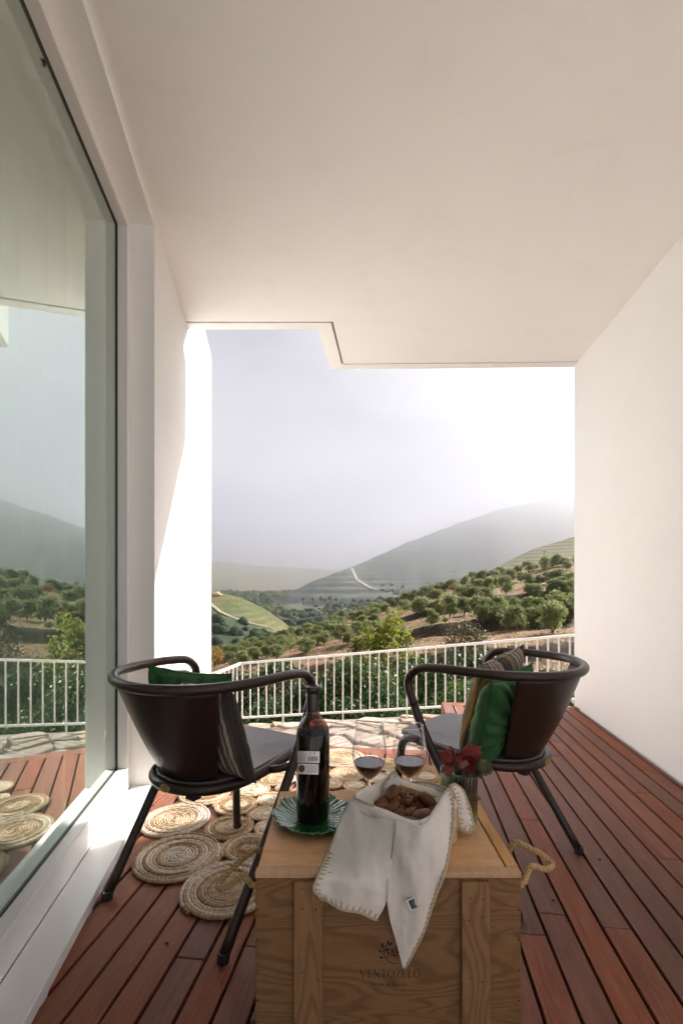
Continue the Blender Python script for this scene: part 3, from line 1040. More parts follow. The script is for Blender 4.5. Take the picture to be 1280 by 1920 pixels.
BS = [.155, .125, .10, .08, .062, .045]
COILS = {b: [coil_mesh(b, 5 * i + k) for k in range(3)] for i, b in enumerate(BS)}
circ = []
for (u, v, r_) in [(344, 1533, .142), (346, 1598, .158), (421, 1655, .150), (429, 1548, .098), (438, 1511, .098), (480.6, 1480, .084), (521, 1459, .088), (461, 1590, .098), (483, 1524, .066),
                   (387, 1499, .12), (500, 1497, .07), (639, 1424, .14), (655, 1450, .098), (799, 1456, .15), (726, 1434, .085), (624, 1470, .06), (664, 1471, .06), (705, 1458, .07), (559, 1438, .12)]:
    p = onz(u, v, .008); circ.append([p.x, p.y, r_])
# relax overlaps of the measured coils a little
for it in range(60):
    for i in range(len(circ)):
        for j in range(i):
            dx, dy = circ[i][0] - circ[j][0], circ[i][1] - circ[j][1]
            L = math.hypot(dx, dy) or 1e-6
            o = circ[i][2] + circ[j][2] - L
            if o > 0:
                dx, dy = dx / L * o * .5, dy / L * o * .5
                circ[i][0] += dx; circ[i][1] += dy; circ[j][0] -= dx; circ[j][1] -= dy
rg = random.Random(4)
def inside(x, y):
    return ((x + .17) / .80) ** 2 + ((y - 2.28) / .68) ** 2 < 1 and y < 2.90 - .12 * x and x < .40 and x > -.74 + max(0, y - 2.25) * .62
for rmax, rmin, tries in ((.15, .115, 9000), (.115, .085, 14000), (.085, .06, 20000), (.06, .032, 20000)):
    for _ in range(tries):
        x, y = rg.uniform(-1, .75), rg.uniform(1.6, 3.0)
        if not inside(x, y): continue
        if x < -.75 and y < 1.9: continue
        r_ = min([rmax] + [math.hypot(x - a, y - b) - c for a, b, c in circ])
        if r_ >= rmin: circ.append([x, y, r_])
for x, y, r_ in circ:
    b = min(BS, key=lambda q: abs(q - r_))
    me = COILS[b][rg.randrange(3)]
    link('coil', me, rug, (x - rug.location.x, y - rug.location.y, rg.uniform(0, .002)), (0, 0, rg.uniform(0, 6.28)), (r_ / b * 1.045, r_ / b * 1.045, 1))
print('coils', len(circ))

# ------------------------------------------------------------------ wooden crate used as a table
TZ = .537
CX0, CX1, CY0, CY1 = -.157, .327, .872, 1.212
crate = empty('wooden_crate', ((CX0 + CX1) / 2, (CY0 + CY1) / 2, 0))
tag(crate, 'large pine wine crate with rope handles, used as a low table', 'crate')
PH = m_pine('pine_across', 'h', (.180, .090, .036), (.235, .125, .053), (.080, .034, .013))
PVt = m_pine('pine_upright', 'v', (.215, .112, .048), (.27, .15, .068), (.10, .045, .018), 22)
PT = m_wood('plywood_lid', (.62, .31, .10), (.68, .37, .14), (.50, .22, .06), scale=(1.6, 5, 1.6), rough=.5, spec=.25, rnd=.1, bump=.05)
PE = m_wood('pine_lath', (.50, .27, .105), (.56, .32, .14), (.36, .17, .06), scale=(12, 1.5, 12), rough=.5, rnd=.15)
cl = crate.location
def cbox(name, x0, x1, y0, y1, z0, z1, mat, bev=.0012, rot=None):
    V_, F_ = bevel_mesh(*box_vf(x0, x1, y0, y1, z0, z1), bev, 1)
    return link(name, mesh(name, [v - cl for v in V_], F_, mat), crate)
cbox('lid', CX0 + .002, CX1 - .0235, CY0 + .020, CY1 - .002, TZ - .008, TZ, PT)
cbox('lid_edge', CX0, CX1, CY0 - .001, CY0 + .0185, TZ - .009, TZ + .001, PE)
cbox('lid_edge', CX1 - .0215, CX1 + .001, CY0 + .0195, CY1, TZ - .009, TZ + .0014, PE)
pz = [(TZ - .0095, .33), (.3285, .125), (.1235, .002)]
PX = [(CX0 + .002, CX0 + .070), (CX0 + .0705, CX1 - .070), (CX1 - .0695, CX1 - .002)]
cbox('front_panel', CX0 + .001, CX1 - .001, CY0 + .0008, CY0 + .012, .002, TZ - .0095, PH)
for x0, x1 in ((-.086, -.0345), (.216, .2675)):
    cbox('batten', x0, x1, CY0 - .0085, CY0 + .0006, .004, TZ - .013, PVt, .0015)
cbox('side_panel', CX0 + .0005, CX0 + .012, CY0 + .0125, CY1 - .013, .002, TZ - .0096, PE)
cbox('side_panel', CX1 - .012, CX1 - .0005, CY0 + .0125, CY1 - .013, .002, TZ - .0096, PE)
cbox('back_panel', CX0 + .001, CX1 - .001, CY1 - .0125, CY1 - .0008, .002, TZ - .0095, PH)
# nail heads
NAIL = plain('nail_steel', (.045, .035, .03), .5, .6)
nm = MB()
nr = random.Random(2)
for x in (CX0 + .0045, CX1 - .0045):
    for z in [.03 + .055 * i for i in range(9)]:
        nm.add(*lathe_vf([(0.0001, .0008), (.0017, .0006), (.0019, 0)], 8), 0)
        for q in range(24):
            v = nm.v[-24 + q]; nm.v[-24 + q] = Vector((v.x + x + nr.uniform(-.001, .001), CY0 + .0008 - v.z, v.y + z))
for x in (-.074, -.047, .228, .256):
    for z in (.05, .14, .25, .36, .47, .505):
        nm.add(*lathe_vf([(0.0001, .0008), (.0014, .0006), (.0016, 0)], 8), 0)
        xx, zz = x + nr.uniform(-.005, .005), z + nr.uniform(-.02, .01)
        for q in range(24):
            v = nm.v[-24 + q]; nm.v[-24 + q] = Vector((v.x + xx, CY0 - .0085 - v.z, v.y + zz))
nm.v = [v - cl for v in nm.v]
o = nm.build('nail_heads', NAIL, crate); o['kind'] = 'stuff'
# burnt-in mark: branch, name and line below (flat print on the front panel)
INK = plain('branded_ink', (.008, .006, .005), .8)
FY = CY0 + .0004
def fp(u, v):
    p = at(u, v, CY0 + .0008); return Vector((p.x, 0, p.z))
def flat_poly(mb, P):
    n = len(P); k = len(mb.v)
    mb.v += [Vector((p.x - cl.x, FY - cl.y, p.z)) for p in P]
    mb.f.append(tuple(range(k, k + n))); mb.m.append(0)
def flat_line(mb, P, w0, w1=None):
    w1 = w0 if w1 is None else w1
    n = len(P)
    Lf, Rt = [], []
    for i, p in enumerate(P):
        d = (P[min(i + 1, n - 1)] - P[max(i - 1, 0)]).normalized()
        s = Vector((-d.z, 0, d.x)); w = (w0 + (w1 - w0) * i / (n - 1)) / 2
        Lf.append(p + s * w); Rt.append(p - s * w)
    for i in range(n - 1):
        flat_poly(mb, [Lf[i], Rt[i], Rt[i + 1], Lf[i + 1]])
def zz_(x, y): return fp(620 + x / 5.818, 1720 + y / 5.818)     # from an enlarged detail
mb = MB()
flat_line(mb, crv([zz_(720, 505), zz_(670, 497), zz_(625, 475), zz_(600, 448), zz_(583, 410), zz_(582, 365), zz_(600, 318), zz_(618, 285)], 6), .0016, .0009)
flat_line(mb, crv([zz_(606, 450), zz_(640, 415), zz_(675, 390), zz_(705, 352), zz_(718, 330)], 6), .0011, .0008)
for a, b in (((583, 390), (560, 355)), ((582, 375), (570, 330)), ((598, 445), (560, 437)), ((620, 432), (625, 405)), ((655, 405), (690, 412)), ((690, 375), (735, 376)), ((675, 390), (668, 368)), ((592, 350), (610, 352)), ((605, 310), (640, 292))):
    flat_line(mb, [zz_(*a), zz_(*b)], .0007)
def leafshape(x, y, L, Wd, ang):
    P = []
    for k in range(12):
        a = 2 * PI * k / 12
        px_, py_ = L / 2 * math.cos(a), Wd / 2 * math.sin(a) * (1 - .25 * math.cos(a))
        P.append(zz_(x + px_ * math.cos(ang) - py_ * math.sin(ang), y + px_ * math.sin(ang) + py_ * math.cos(ang)))
    flat_poly(mb, P)
for q in ((563, 307, 60, 24, 1.2), (623, 270, 48, 22, -1.4), (652, 287, 48, 26, -.8), (613, 352, 46, 26, -.7), (538, 366, 42, 20, .9), (550, 436, 48, 22, .25), (625, 390, 36, 18, 1.6), (668, 360, 44, 20, 1.3), (690, 414, 38, 18, .2), (736, 375, 40, 18, -.15), (719, 322, 50, 22, -1.3)):
    leafshape(*q)
mb.build('branch_print', INK, crate)
# serif capitals drawn stroke by stroke: unit box, x right, y up; (x0,y0,x1,y1,width)
TK, TN, SF = .115, .045, .035
GLY = {
 'V': (.86, [(.10, 1, .45, 0, TK), (.78, 1, .45, 0, TN)], [(.0, .24, 1), (.66, .88, 1)]),
 'E': (.62, [(.14, 0, .14, 1, TK), (.14, .98, .58, .98, SF), (.14, .52, .48, .52, SF), (.14, .02, .60, .02, SF), (.58, 1, .58, .80, SF), (.60, 0, .60, .22, SF), (.48, .44, .48, .60, SF)], [(0, .26, 0), (0, .26, 1)]),
 'N': (.84, [(.13, 0, .13, 1, TN), (.10, 1, .72, 0, TK), (.72, 0, .72, 1, TN)], [(.0, .26, 0), (.0, .16, 1), (.60, .84, 1)]),
 'T': (.72, [(.36, 0, .36, 1, TK), (.02, .98, .70, .98, SF), (.02, 1, .02, .80, SF), (.70, 1, .70, .80, SF)], [(.22, .50, 0)]),
 'Z': (.70, [(.64, .98, .08, .02, TK * .9), (.08, .98, .64, .98, SF), (.06, .02, .64, .02, SF), (.08, 1, .08, .80, SF), (.64, 0, .64, .22, SF)], []),
 'L': (.62, [(.14, 0, .14, 1, TK), (.14, .02, .60, .02, SF), (.60, 0, .60, .24, SF)], [(0, .28, 0), (0, .28, 1)]),
 'O': (.84, 'O', []),
}
mb = MB()
x = 0
hgt = .0148
p0 = fp(674, 1832.6)
word = "VENTOZELO"
tot = sum(GLY[ch][0] for ch in word) + .12 * (len(word) - 1)
kx = (fp(787.6, 1832.6).x - p0.x) / tot
def gp(a, b): return Vector((p0.x + (x + a) * kx, 0, p0.z + b * hgt))
for ch in word:
    w, st, se = GLY[ch]
    if st == 'O':
        n = 26
        for k in range(n):
            a0, a1 = 2 * PI * k / n, 2 * PI * (k + 1) / n
            def ring(a, i):
                t = .5 * (TN + (TK - TN) * abs(math.cos(a)) ** 1.5) * (1 if i else -1)
                return gp(.42 + (.36 + t) * math.cos(a), .5 + (.50 + (t if i else t)) * math.sin(a))
            flat_poly(mb, [ring(a0, 1), ring(a0, 0), ring(a1, 0), ring(a1, 1)])
    else:
        for (a, b, c_, d_, ww) in st:
            flat_line(mb, [gp(a, b), gp(c_, d_)], ww * hgt)
        for a, b, yy in se:
            flat_line(mb, [gp(a, yy + (.015 if yy == 0 else -.015)), gp(b, yy + (.015 if yy == 0 else -.015))], SF * hgt)
    x += w + .12
mb.build('name_print', INK, crate)
cu = bpy.data.curves.new('t', 'FONT'); cu.body = "Hotel & Quinta"; cu.size = .0092; cu.align_x = 'CENTER'
tobj = bpy.data.objects.new('t', cu); COL.objects.link(tobj)
bpy.context.view_layer.update()
me = bpy.data.meshes.new_from_object(tobj.evaluated_get(bpy.context.evaluated_depsgraph_get()))
bpy.data.objects.remove(tobj)
me.materials.clear(); me.materials.append(INK)
wx = max(v.co.x for v in me.vertices) - min(v.co.x for v in me.vertices)
q = fp(730, 1848)
link('line_print', me, crate, (q.x - cl.x, FY - cl.y, q.z), (R(90), 0, 0), ((fp(762, 0).x - fp(698, 0).x) / wx, 1, 1))
# rope handles
ROPE = Mt('sisal_rope'); ROPE.set(Roughness=.9)
rn = ROPE.noise(ROPE.coord(), 120, 4, .7)
ROPE.color(ROPE.ramp(rn, [(.3, (.30, .185, .075)), (.7, (.52, .37, .17))]))
ROPE.bump(ROPE.noise(ROPE.coord(), 420, 3, .7), .6, .001)
def rope(P, r=.0055, parent=crate, off=cl, name='rope_handle'):
    Q = crv(P, 22)
    mb = MB()
    # three strands twisted round the line
    T = [(Q[min(i + 1, len(Q) - 1)] - Q[max(i - 1, 0)]).normalized() for i in range(len(Q))]
    N = T[0].orthogonal().normalized()
    fr_ = []
    s = 0
    for i, p in enumerate(Q):
        N = (N - T[i] * N.dot(T[i])).normalized()
        if i: s += (Q[i] - Q[i - 1]).length
        fr_.append((p, N.copy(), T[i].cross(N), s))
    for k in range(3):
        S = []
        for p, n_, b_, s in fr_:
            a = s * 2 * PI / .026 + 2 * PI * k / 3
            S.append(p - off + (n_ * math.cos(a) + b_ * math.sin(a)) * r * .52)
        mb.add(*tube_vf(S, r * .60, 8))
    return mb.build(name, ROPE.m, parent, True)
rope([Vector((CX1 - .008, 1.005, .488)), Vector((CX1 + .012, .998, .494)), at(965, 1580, .985), at(996, 1592, .970), at(1024, 1609, .958), at(1035, 1622, .948), at(1022, 1630, .935), at(995, 1625, .928), Vector((CX1 + .018, .918, .488)), Vector((CX1 - .008, .914, .485))])
rope([Vector((CX0 + .008, 1.050, .490)), Vector((CX0 - .012, 1.036, .486)), at(475, 1595, 1.012), at(450, 1615, 1.000), at(425, 1639, .985), at(409, 1658, .972), at(412, 1666, .962), at(431, 1660, .950), at(456, 1643, .940), Vector((CX0 - .014, .930, .478)), Vector((CX0 + .008, .928, .478))])

# ------------------------------------------------------------------ trees and shrubs
OL = m_leaf('olive_leaf', (.150, .180, .065), (.215, .235, .105), (.185, .225, .070), .50)
OLD = m_leaf('dark_leaf', (.022, .050, .016), (.045, .085, .025), (.060, .105, .030), .25)
YEL = m_leaf('yellow_green_leaf', (.17, .19, .025), (.26, .25, .035), (.10, .15, .025), .4)
ORA = m_leaf('orange_leaf', (.30, .15, .02), (.36, .20, .03), (.12, .11, .03), .35)
BRU = m_leaf('brownish_leaf', (.11, .09, .045), (.16, .13, .06), (.06, .075, .025), .25)
BARK = Mt('bark'); BARK.set(Roughness=.95)
BARK.color(BARK.ramp(BARK.noise(BARK.coord(), 9, 4, .7), [(.3, (.035, .027, .02)), (.7, (.075, .058, .043))]))
def leaf_quad(V_, F_, p, L, Wd, rnd, up=.3):
    d = Vector((rnd.gauss(0, 1), rnd.gauss(0, 1), rnd.gauss(up, .8))).normalized()
    s = d.orthogonal().normalized()
    s = (Matrix.Rotation(rnd.uniform(0, 6.28), 3, d) @ s)
    k = len(V_)
    V_ += [p - d * L * .5, p + s * Wd * .5, p + d * L * .5, p - s * Wd * .5]
    F_.append((k, k + 1, k + 2, k + 3))
def crown_mesh(name, n, rx, rz, L, Wd, mat, seed, clumps=16, up=.3, flat=.0, core=.35):
    rnd = random.Random(seed)
    V_, F_ = [], []
    C = []
    for _ in range(clumps):
        a = rnd.uniform(0, 6.28); t = rnd.uniform(-.80 if not flat else -.2, 1); q = math.sqrt(max(0, 1 - t * t)) * rnd.uniform(core, .78)
        C.append((Vector((q * math.cos(a) * rx, q * math.sin(a) * rx, t * rz * .72)), rnd.uniform(.26, .46)))
    for i in range(n):
        c, r_ = C[rnd.randrange(clumps)]
        d = Vector((rnd.gauss(0, 1), rnd.gauss(0, 1), rnd.gauss(.15, 1))).normalized() * (rnd.random() ** .4)
        p = c + Vector((d.x * rx * r_, d.y * rx * r_, d.z * rz * r_))
        if rnd.random() < .06: p = p * rnd.uniform(1.05, 1.25)
        leaf_quad(V_, F_, p, L * rnd.uniform(.6, 1.3), Wd * rnd.uniform(.6, 1.2), rnd, up)
    return mesh(name, V_, F_, mat)
def trunk_mesh(h, r_, seed, spread=.5, limbs=4, top=1.0):
    rnd = random.Random(seed)
    mb = MB()
    P = crv([(0, 0, -.15), (rnd.uniform(-.05, .05) * h, rnd.uniform(-.05, .05) * h, h * .5), (rnd.uniform(-.06, .06) * h, 0, h)], 4)
    n = len(P)
    mb.add(*tube_vf(P, lambda i, k: r_ * (1.25 - .6 * i / n), 7))
    for q in range(limbs):
        a = q * 6.28 / limbs + rnd.uniform(-.5, .5)
        e = Vector((math.cos(a) * spread, math.sin(a) * spread, h + top * rnd.uniform(.6, 1)))
        L = crv([P[-2], P[-1].lerp(e, .45) + Vector((rnd.uniform(-.1, .1), rnd.uniform(-.1, .1), .08)), e], 4)
        m = len(L)
        mb.add(*tube_vf(L, lambda i, k: r_ * (.62 - .5 * i / m), 5))
    return mesh('trunk', mb.v, mb.f, BARK.m, True)
def make_tree(name, seed, h, rx, rz, n, L, Wd, mat, trunk_h, **kw):
    t = empty(name)
    link('trunk', trunk_mesh(trunk_h, .045 * h / 2.4, seed, rx * .55, 4, (h - trunk_h) * .6), t)
    link('crown', crown_mesh('crown', n, rx, rz, L, Wd, mat, seed, **kw), t, (0, 0, h - rz))
    return t
protos = [make_tree('olive_tree', 40 + k, 2.5, 1.0 + .08 * k, 1.08, 2600, .24, .07, OL, .40, clumps=22 + 3 * k, up=2.2) for k in range(4)]
used_p = set()
TREES = [  # photo column, row of the foot, height and width in photo pixels
 (872, 1106, 26, 20), (889, 1109, 27, 20), (917, 1112, 30, 24), (948, 1116, 38, 29), (904, 1091, 22, 22), (930, 1092, 22, 20), (956, 1094, 27, 26), (887, 1091, 20, 20),
 (989, 1115, 20, 19), (990, 1101, 26, 28), (1039, 1121, 34, 35), (1027, 1096, 26, 38), (1069, 1096, 24, 24), (937, 1075, 17, 22), (967, 1071, 12, 13), (990, 1073, 22, 24),
 (1001, 1063, 14, 15), (1020, 1070, 26, 20), (1045, 1062, 24, 27), (1061, 1069, 18, 18), (1057, 1052, 16, 20), (1078, 1050, 16, 16), (912, 1074, 9, 10),
 (844, 1158, 42, 32), (870, 1154, 36, 34), (894, 1151, 34, 34), (915, 1163, 38, 40), (937, 1156, 42, 38), (963, 1184, 50, 44), (990, 1160, 40, 36), (1035, 1189, 62, 54),
 (1042, 1138, 32, 34), (1066, 1170, 40, 36), (1010, 1150, 30, 30),
 (802, 1124, 26, 40), (818, 1128, 24, 30), (764, 1122, 22, 34), (759, 1148, 24, 26), (732, 1141, 22, 20), (742, 1132, 18, 22), (797, 1144, 18, 17), (809, 1176, 32, 26),
 (817, 1147, 24, 24), (841, 1148, 34, 36), (847, 1098, 18, 24), (834, 1167, 12, 14), (700, 1149, 20, 22), (701, 1162, 24, 26), (703, 1178, 28, 28), (706, 1198, 32, 30),
 (661, 1167, 22, 20), (638, 1203, 34, 32), (652, 1210, 26, 24), (628, 1168, 20, 22), (643, 1166, 22, 20), (682, 1148, 18, 20), (704, 1144, 18, 20), (717, 1143, 18, 20),
 (747, 1203, 34, 36), (611, 1188, 24, 24), (595, 1194, 22, 24), (581, 1200, 24, 22), (562, 1196, 20, 20), (546, 1194, 20, 18), (534, 1202, 22, 20), (574, 1227, 34, 36),
 (527, 1216, 26, 26), (519, 1236, 28, 30), (507, 1216, 24, 22), (495, 1212, 20, 20), (488, 1226, 26, 26), (474, 1220, 26, 26), (456, 1228, 28, 28), (445, 1233, 26, 26),
 (429, 1235, 26, 26), (410, 1245, 28, 30), (478, 1242, 30, 30), (433, 1248, 28, 30), (499, 1233, 24, 26), (455, 1246, 26, 30), (395, 1240, 26, 28), (372, 1250, 26, 28),
 (1105, 1130, 36, 34), (1130, 1170, 44, 42), (1120, 1085, 24, 26), (1160, 1110, 30, 30), (780, 1123, 20, 28), (830, 1104, 18, 24), (622, 1184, 22, 24), (548, 1210, 22, 22),
 (668, 1188, 24, 26), (590, 1212, 22, 24), (1008, 1098, 22, 22), (1052, 1104, 24, 26), (975, 1092, 20, 20),
]
_er = random.Random(77)
def far_from(u, v, lst, k):
    return all(abs(u - a[0]) > k * .9 or abs(v - a[1]) > k * .45 for a in lst)
for (u0, v0, u1_, v1_, n_, h0, h1) in ((412, 1240, 735, 1146, 46, 21, 19), (440, 1246, 720, 1178, 26, 25, 26), (600, 1196, 720, 1164, 10, 24, 24), (745, 1132, 860, 1100, 14, 20, 22), (860, 1104, 1080, 1094, 18, 25, 28), (900, 1082, 1080, 1050, 14, 15, 19),
                                      (780, 1158, 1080, 1150, 20, 34, 38), (860, 1124, 1080, 1122, 12, 28, 34), (900, 1180, 1090, 1176, 6, 46, 50)):
    for q in range(n_):
        f = (q + _er.uniform(.2, .8)) / n_
        u, v, h = u0 + (u1_ - u0) * f, v0 + (v1_ - v0) * f + _er.uniform(-4, 4), (h0 + (h1 - h0) * f) * _er.uniform(.8, 1.12)
        if far_from(u, v, TREES, h * .62):
            TREES.append((u, v, h, h * _er.uniform(1.0, 1.2)))
print('trees', len(TREES))
tr_ = random.Random(9)
ORD = ['first', 'second', 'third', 'fourth', 'fifth', 'sixth', 'seventh', 'eighth', 'ninth', 'tenth', 'eleventh', 'twelfth', 'thirteenth', 'fourteenth',
       'fifteenth', 'sixteenth', 'seventeenth', 'eighteenth', 'nineteenth', 'twentieth']
def ordn(k):
    k += 1
    if k <= 20: return ORD[k - 1]
    t, o = divmod(k, 10)
    if o == 0: return ['twentieth', 'thirtieth', 'fortieth', 'fiftieth', 'sixtieth', 'seventieth', 'eightieth'][t - 2]
    return ['twenty', 'thirty', 'forty', 'fifty', 'sixty', 'seventy', 'eighty'][t - 2] + '-' + ORD[o - 1]
def row_of(u, v):
    if u > 905 and v < 1080: return 'on the highest ridge at the right'
    if u > 780 and v < 1128: return 'in the upper orchard row'
    if u > 780: return 'on the lower terrace at the right'
    if u > 690: return 'around the middle of the orchard slope'
    if u > 555: return 'on the ridge left of the middle'
    return 'on the lowest slope at the far left'
def tree_label(i):
    me_ = TREES[i]; rw = row_of(me_[0], me_[1])
    rank = sorted([t for t in TREES if row_of(t[0], t[1]) == rw]).index(me_)
    size = 'large' if me_[2] >= 40 else ('mid-sized' if me_[2] >= 26 else 'small')
    return '%s olive tree %s, %s from the left' % (size, rw, ordn(rank))
GRP = 'olive trees planted in rows on the brown terraces'
for i, (u, v, hp, wpx) in enumerate(TREES):
    p = nh_point(u, v)
    hm = hp / F * p.y
    wm = wpx / F * p.y
    k = tr_.randrange(4)
    o = protos[k] if k not in used_p else copy_tree(protos[k])
    used_p.add(k)
    o.location = (p.x, p.y, p.z - .05)
    s = hm / 2.5
    sw = wm / (2.0 + .16 * k)
    o.scale = (sw * 1.18, sw * 1.18, s * 1.12)
    o.location.z -= .10 * hm
    o.rotation_euler = (0, 0, tr_.uniform(0, 6.28))
    tag(o, tree_label(i), 'tree', GRP)
for k in range(4):
    if k not in used_p:
        for c in list(protos[k].children): bpy.data.objects.remove(c)
        bpy.data.objects.remove(protos[k])
def put_tree(t, u, v, Y, label, cat='tree', rz=0, group=None):
    p = at(u, v, Y) if Y else nh_point(u, v)
    if Y: p.z = nh_z(u, Y)
    t.location = (p.x, p.y, p.z - .05)
    t.rotation_euler = (0, 0, rz)
    tag(t, label, cat, group)
t = make_tree('orange_shrub', 61, 2.2, 1.25, .8, 1500, .2, .11, ORA, .5); put_tree(t, 850, 1113, None, 'low orange-leaved autumn tree at the far end of the upper olive row')
t = make_tree('orange_shrub', 62, 2.6, 1.2, 1.1, 1200, .22, .12, ORA, .5); put_tree(t, 402, 1252, None, 'orange autumn shrub beside the edge of the left wall'); t.scale = (1.1, 1.1, 1.1)
t = make_tree('young_tree', 63, 3.2, .62, 1.35, 1500, .11, .085, YEL, .8); put_tree(t, 690, 1300, 14, 'bright yellow-green young tree left of centre just beyond the railing')
t = make_tree('young_tree', 64, 3.35, .72, 1.35, 1700, .11, .085, YEL, .8); put_tree(t, 741, 1300, 13.6, 'bushier yellow-green young tree right of its slimmer twin, beyond the railing', rz=1)
t = make_tree('tall_shrub', 65, 3.4, 1.15, 1.7, 4200, .10, .06, BRU, .5); put_tree(t, 878, 1300, 19, 'large brownish green shrub rising beyond the middle of the railing', 'shrub')
t = make_tree('tall_shrub', 66, 1.9, .9, .9, 2200, .10, .06, OLD, .4); put_tree(t, 800, 1300, 19, 'dark rounded shrub left of the large brownish one', 'shrub')
# band of shrubs just outside the railing
sp = [make_tree('shrub', 70 + k, 2.0, 1.15, 1.0, 6000, .085, .05, OLD if k < 3 else m_leaf('fresh_leaf', (.05, .09, .025), (.09, .14, .04), (.10, .16, .04), .3), .35, clumps=20, up=.5) for k in range(5)]
sr = random.Random(15)
used_s = set()
for i in range(44):
    X = -4.2 + 13.5 * (i + sr.uniform(-.3, .3)) / 44
    Y = (9.3 if i % 2 else 11.2) + sr.uniform(-.4, .6)
    k = sr.randrange(5)
    o = sp[k] if k not in used_s else copy_tree(sp[k])
    used_s.add(k)
    u = 640 + X / Y * F
    o.location = (X, Y, nh_z(u, Y) - .1)
    s = sr.uniform(.78, 1.08) * (.85 if i % 2 else 1.05)
    o.scale = (s * sr.uniform(1.05, 1.3), s * 1.1, s * sr.uniform(.92, 1.1))
    o.rotation_euler = (0, 0, sr.uniform(0, 6.28))
    tag(o, 'leafy green shrub growing behind the white railing', 'shrub', 'shrubs growing below the railing')
# dry grass and weeds on the banks: nobody could count them
gv, gf = [], []
gr = random.Random(31)
for i in range(15000):
    u = gr.uniform(330, 1200); D = gr.choice([gr.uniform(12, 27), gr.uniform(27, 75)])
    X = (u - 640) / F * D
    if noise.noise(Vector((X * .25, D * .25, 7))) < gr.uniform(-.25, .35): continue
    z = nh_z(u, D)
    for q in range(3):
        leaf_quad(gv, gf, Vector((X + gr.uniform(-.2, .2), D + gr.uniform(-.2, .2), z + gr.uniform(0, .12))), gr.uniform(.12, .32), .04, gr, 1.6)
DG = m_leaf('dry_grass_leaf', (.13, .12, .05), (.075, .10, .032), (.16, .14, .065), .3)
tag(link('grass', mesh('grass', gv, gf, DG)), 'dry grass and weeds on the terrace banks', 'grass', kind='stuff')
# woods on the far slopes
def icos(seed, rough=.35):
    bm = bmesh.new()
    bmesh.ops.create_icosphere(bm, subdivisions=2, radius=1)
    for v in bm.verts:
        v.co *= 1 + rough * noise.noise(v.co * 2.3 + Vector((seed * 5.1, 0, 0)))
        if v.co.z < -.3: v.co.z = -.3
    V_ = [v.co.copy() for v in bm.verts]
    bm.verts.index_update()
    F_ = [tuple(q.index for q in f.verts) for f in bm.faces]
    bm.free()
    return V_, F_
IC = [icos(k) for k in range(6)]
def woods(name, pts, mat, label):
    V_, F_ = [], []
    for (p, s, k) in pts:
        v, f = IC[k % 6]
        b = len(V_)
        c, sn = math.cos(k * 1.7), math.sin(k * 1.7)
        V_ += [(p.x + (q.x * c - q.y * sn) * s, p.y + (q.x * sn + q.y * c) * s, p.z + q.z * s * 1.05) for q in v]
        F_ += [tuple(i + b for i in w) for w in f]
    tag(link(name, mesh(name, V_, F_, mat, True)), label, 'wood', kind='stuff')
def m_canopy(name, c1, c2, c3):
    q = Mt(name); q.set(Roughness=.95); q.b.inputs['Specular IOR Level'].default_value = .1
    g = q.new('NewGeometry')
    c = q.ramp(g.outputs['Random Per Island'], [(0, c1), (.6, c2), (1, c3)])
    c = q.mix(q.ramp(q.noise(q.coord(), .9, 5, .75), [(.35, 0), (.65, .8)]), c, tuple(k * .45 for k in c1))
    q.color(c)
    q.bump(q.noise(q.coord(), .8, 6, .75), 1.0, 1.2)
    return q.m
CAN1 = m_canopy('wood_canopy', (.016, .030, .016), (.030, .050, .024), (.050, .072, .034))
CAN2 = m_canopy('valley_canopy', (.025, .045, .026), (.045, .070, .035), (.10, .115, .045))
wr = random.Random(17)
pts = []
for _ in range(1500):
    i = wr.randrange(0, 34); j = wr.randrange(0, len(GW[0]))
    p = GW[min(i, len(GW) - 1)][j]
    if p.x < -150 or p.x > 40: continue
    p = p + Vector((wr.uniform(-2, 2), wr.uniform(-2, 2), -.5))
    pts.append((p, wr.uniform(1.8, 4.2), wr.randrange(99)))
woods('dark_wood', pts, CAN1, 'dark green wood covering the shoulder of the hill at the left')
pts = []
for _ in range(3000):
    u = wr.uniform(380, 900); D = wr.uniform(470, 1080)
    X = (u - 640) / F * D
    if noise.noise(Vector((X / 120, D / 120, 3))) < -.22: continue
    pts.append((Vector((X, D, vf_z(u, D) - 1)), wr.uniform(3.5, 8.5), wr.randrange(99)))
for _ in range(6500):
    i = int(8 + 44 * wr.random() ** 1.3); j = wr.randrange(0, len(GM[0]))
    p = GM[i][j]
    if p.x < -260 or p.x > 330: continue
    if noise.noise(Vector((p.x / 60, p.y / 60, 8))) < (i - 26) / 40: continue
    pts.append((p + Vector((wr.uniform(-4, 4), wr.uniform(-4, 4), -1)), wr.uniform(2.5, 5.5), wr.randrange(99)))
woods('valley_wood', pts, CAN2, 'mixed wood filling the valley floor')
# tall pale poplars on the valley slope, one by one
POP = m_canopy('poplar_canopy', (.12, .14, .05), (.16, .17, .06), (.20, .19, .07))
def on_ray(u, v, G, dflt):
    return dflt
for i, (u, v, hp) in enumerate([(568, 1128, 9), (586, 1128, 9), (601, 1129, 12), (608, 1129, 8), (618, 1129, 13), (630, 1130, 11), (490, 1120, 9), (496, 1120, 11)]):
    D = 560 if u > 520 else 620
    p = at(u, v, D)
    t = empty('poplar_tree', (p.x, p.y, p.z - 1.5))
    h = hp / F * D + 1.5
    v0, f0 = IC[i % 6]
    link('crown', mesh('crown', [(q[0] * h * .22, q[1] * h * .22, h * .58 + q[2] * h * .42) for q in v0], f0, POP, True), t)
    link('trunk', mesh('trunk', *tube_vf([(0, 0, -3), (0, 0, h * .5)], .25, 5), BARK.m), t)
    tag(t, 'pale green poplar on the far valley slope, %s of eight from the left' % ORD[[2, 3, 4, 5, 6, 7, 0, 1][i]], 'tree', 'poplars on the far valley slope')
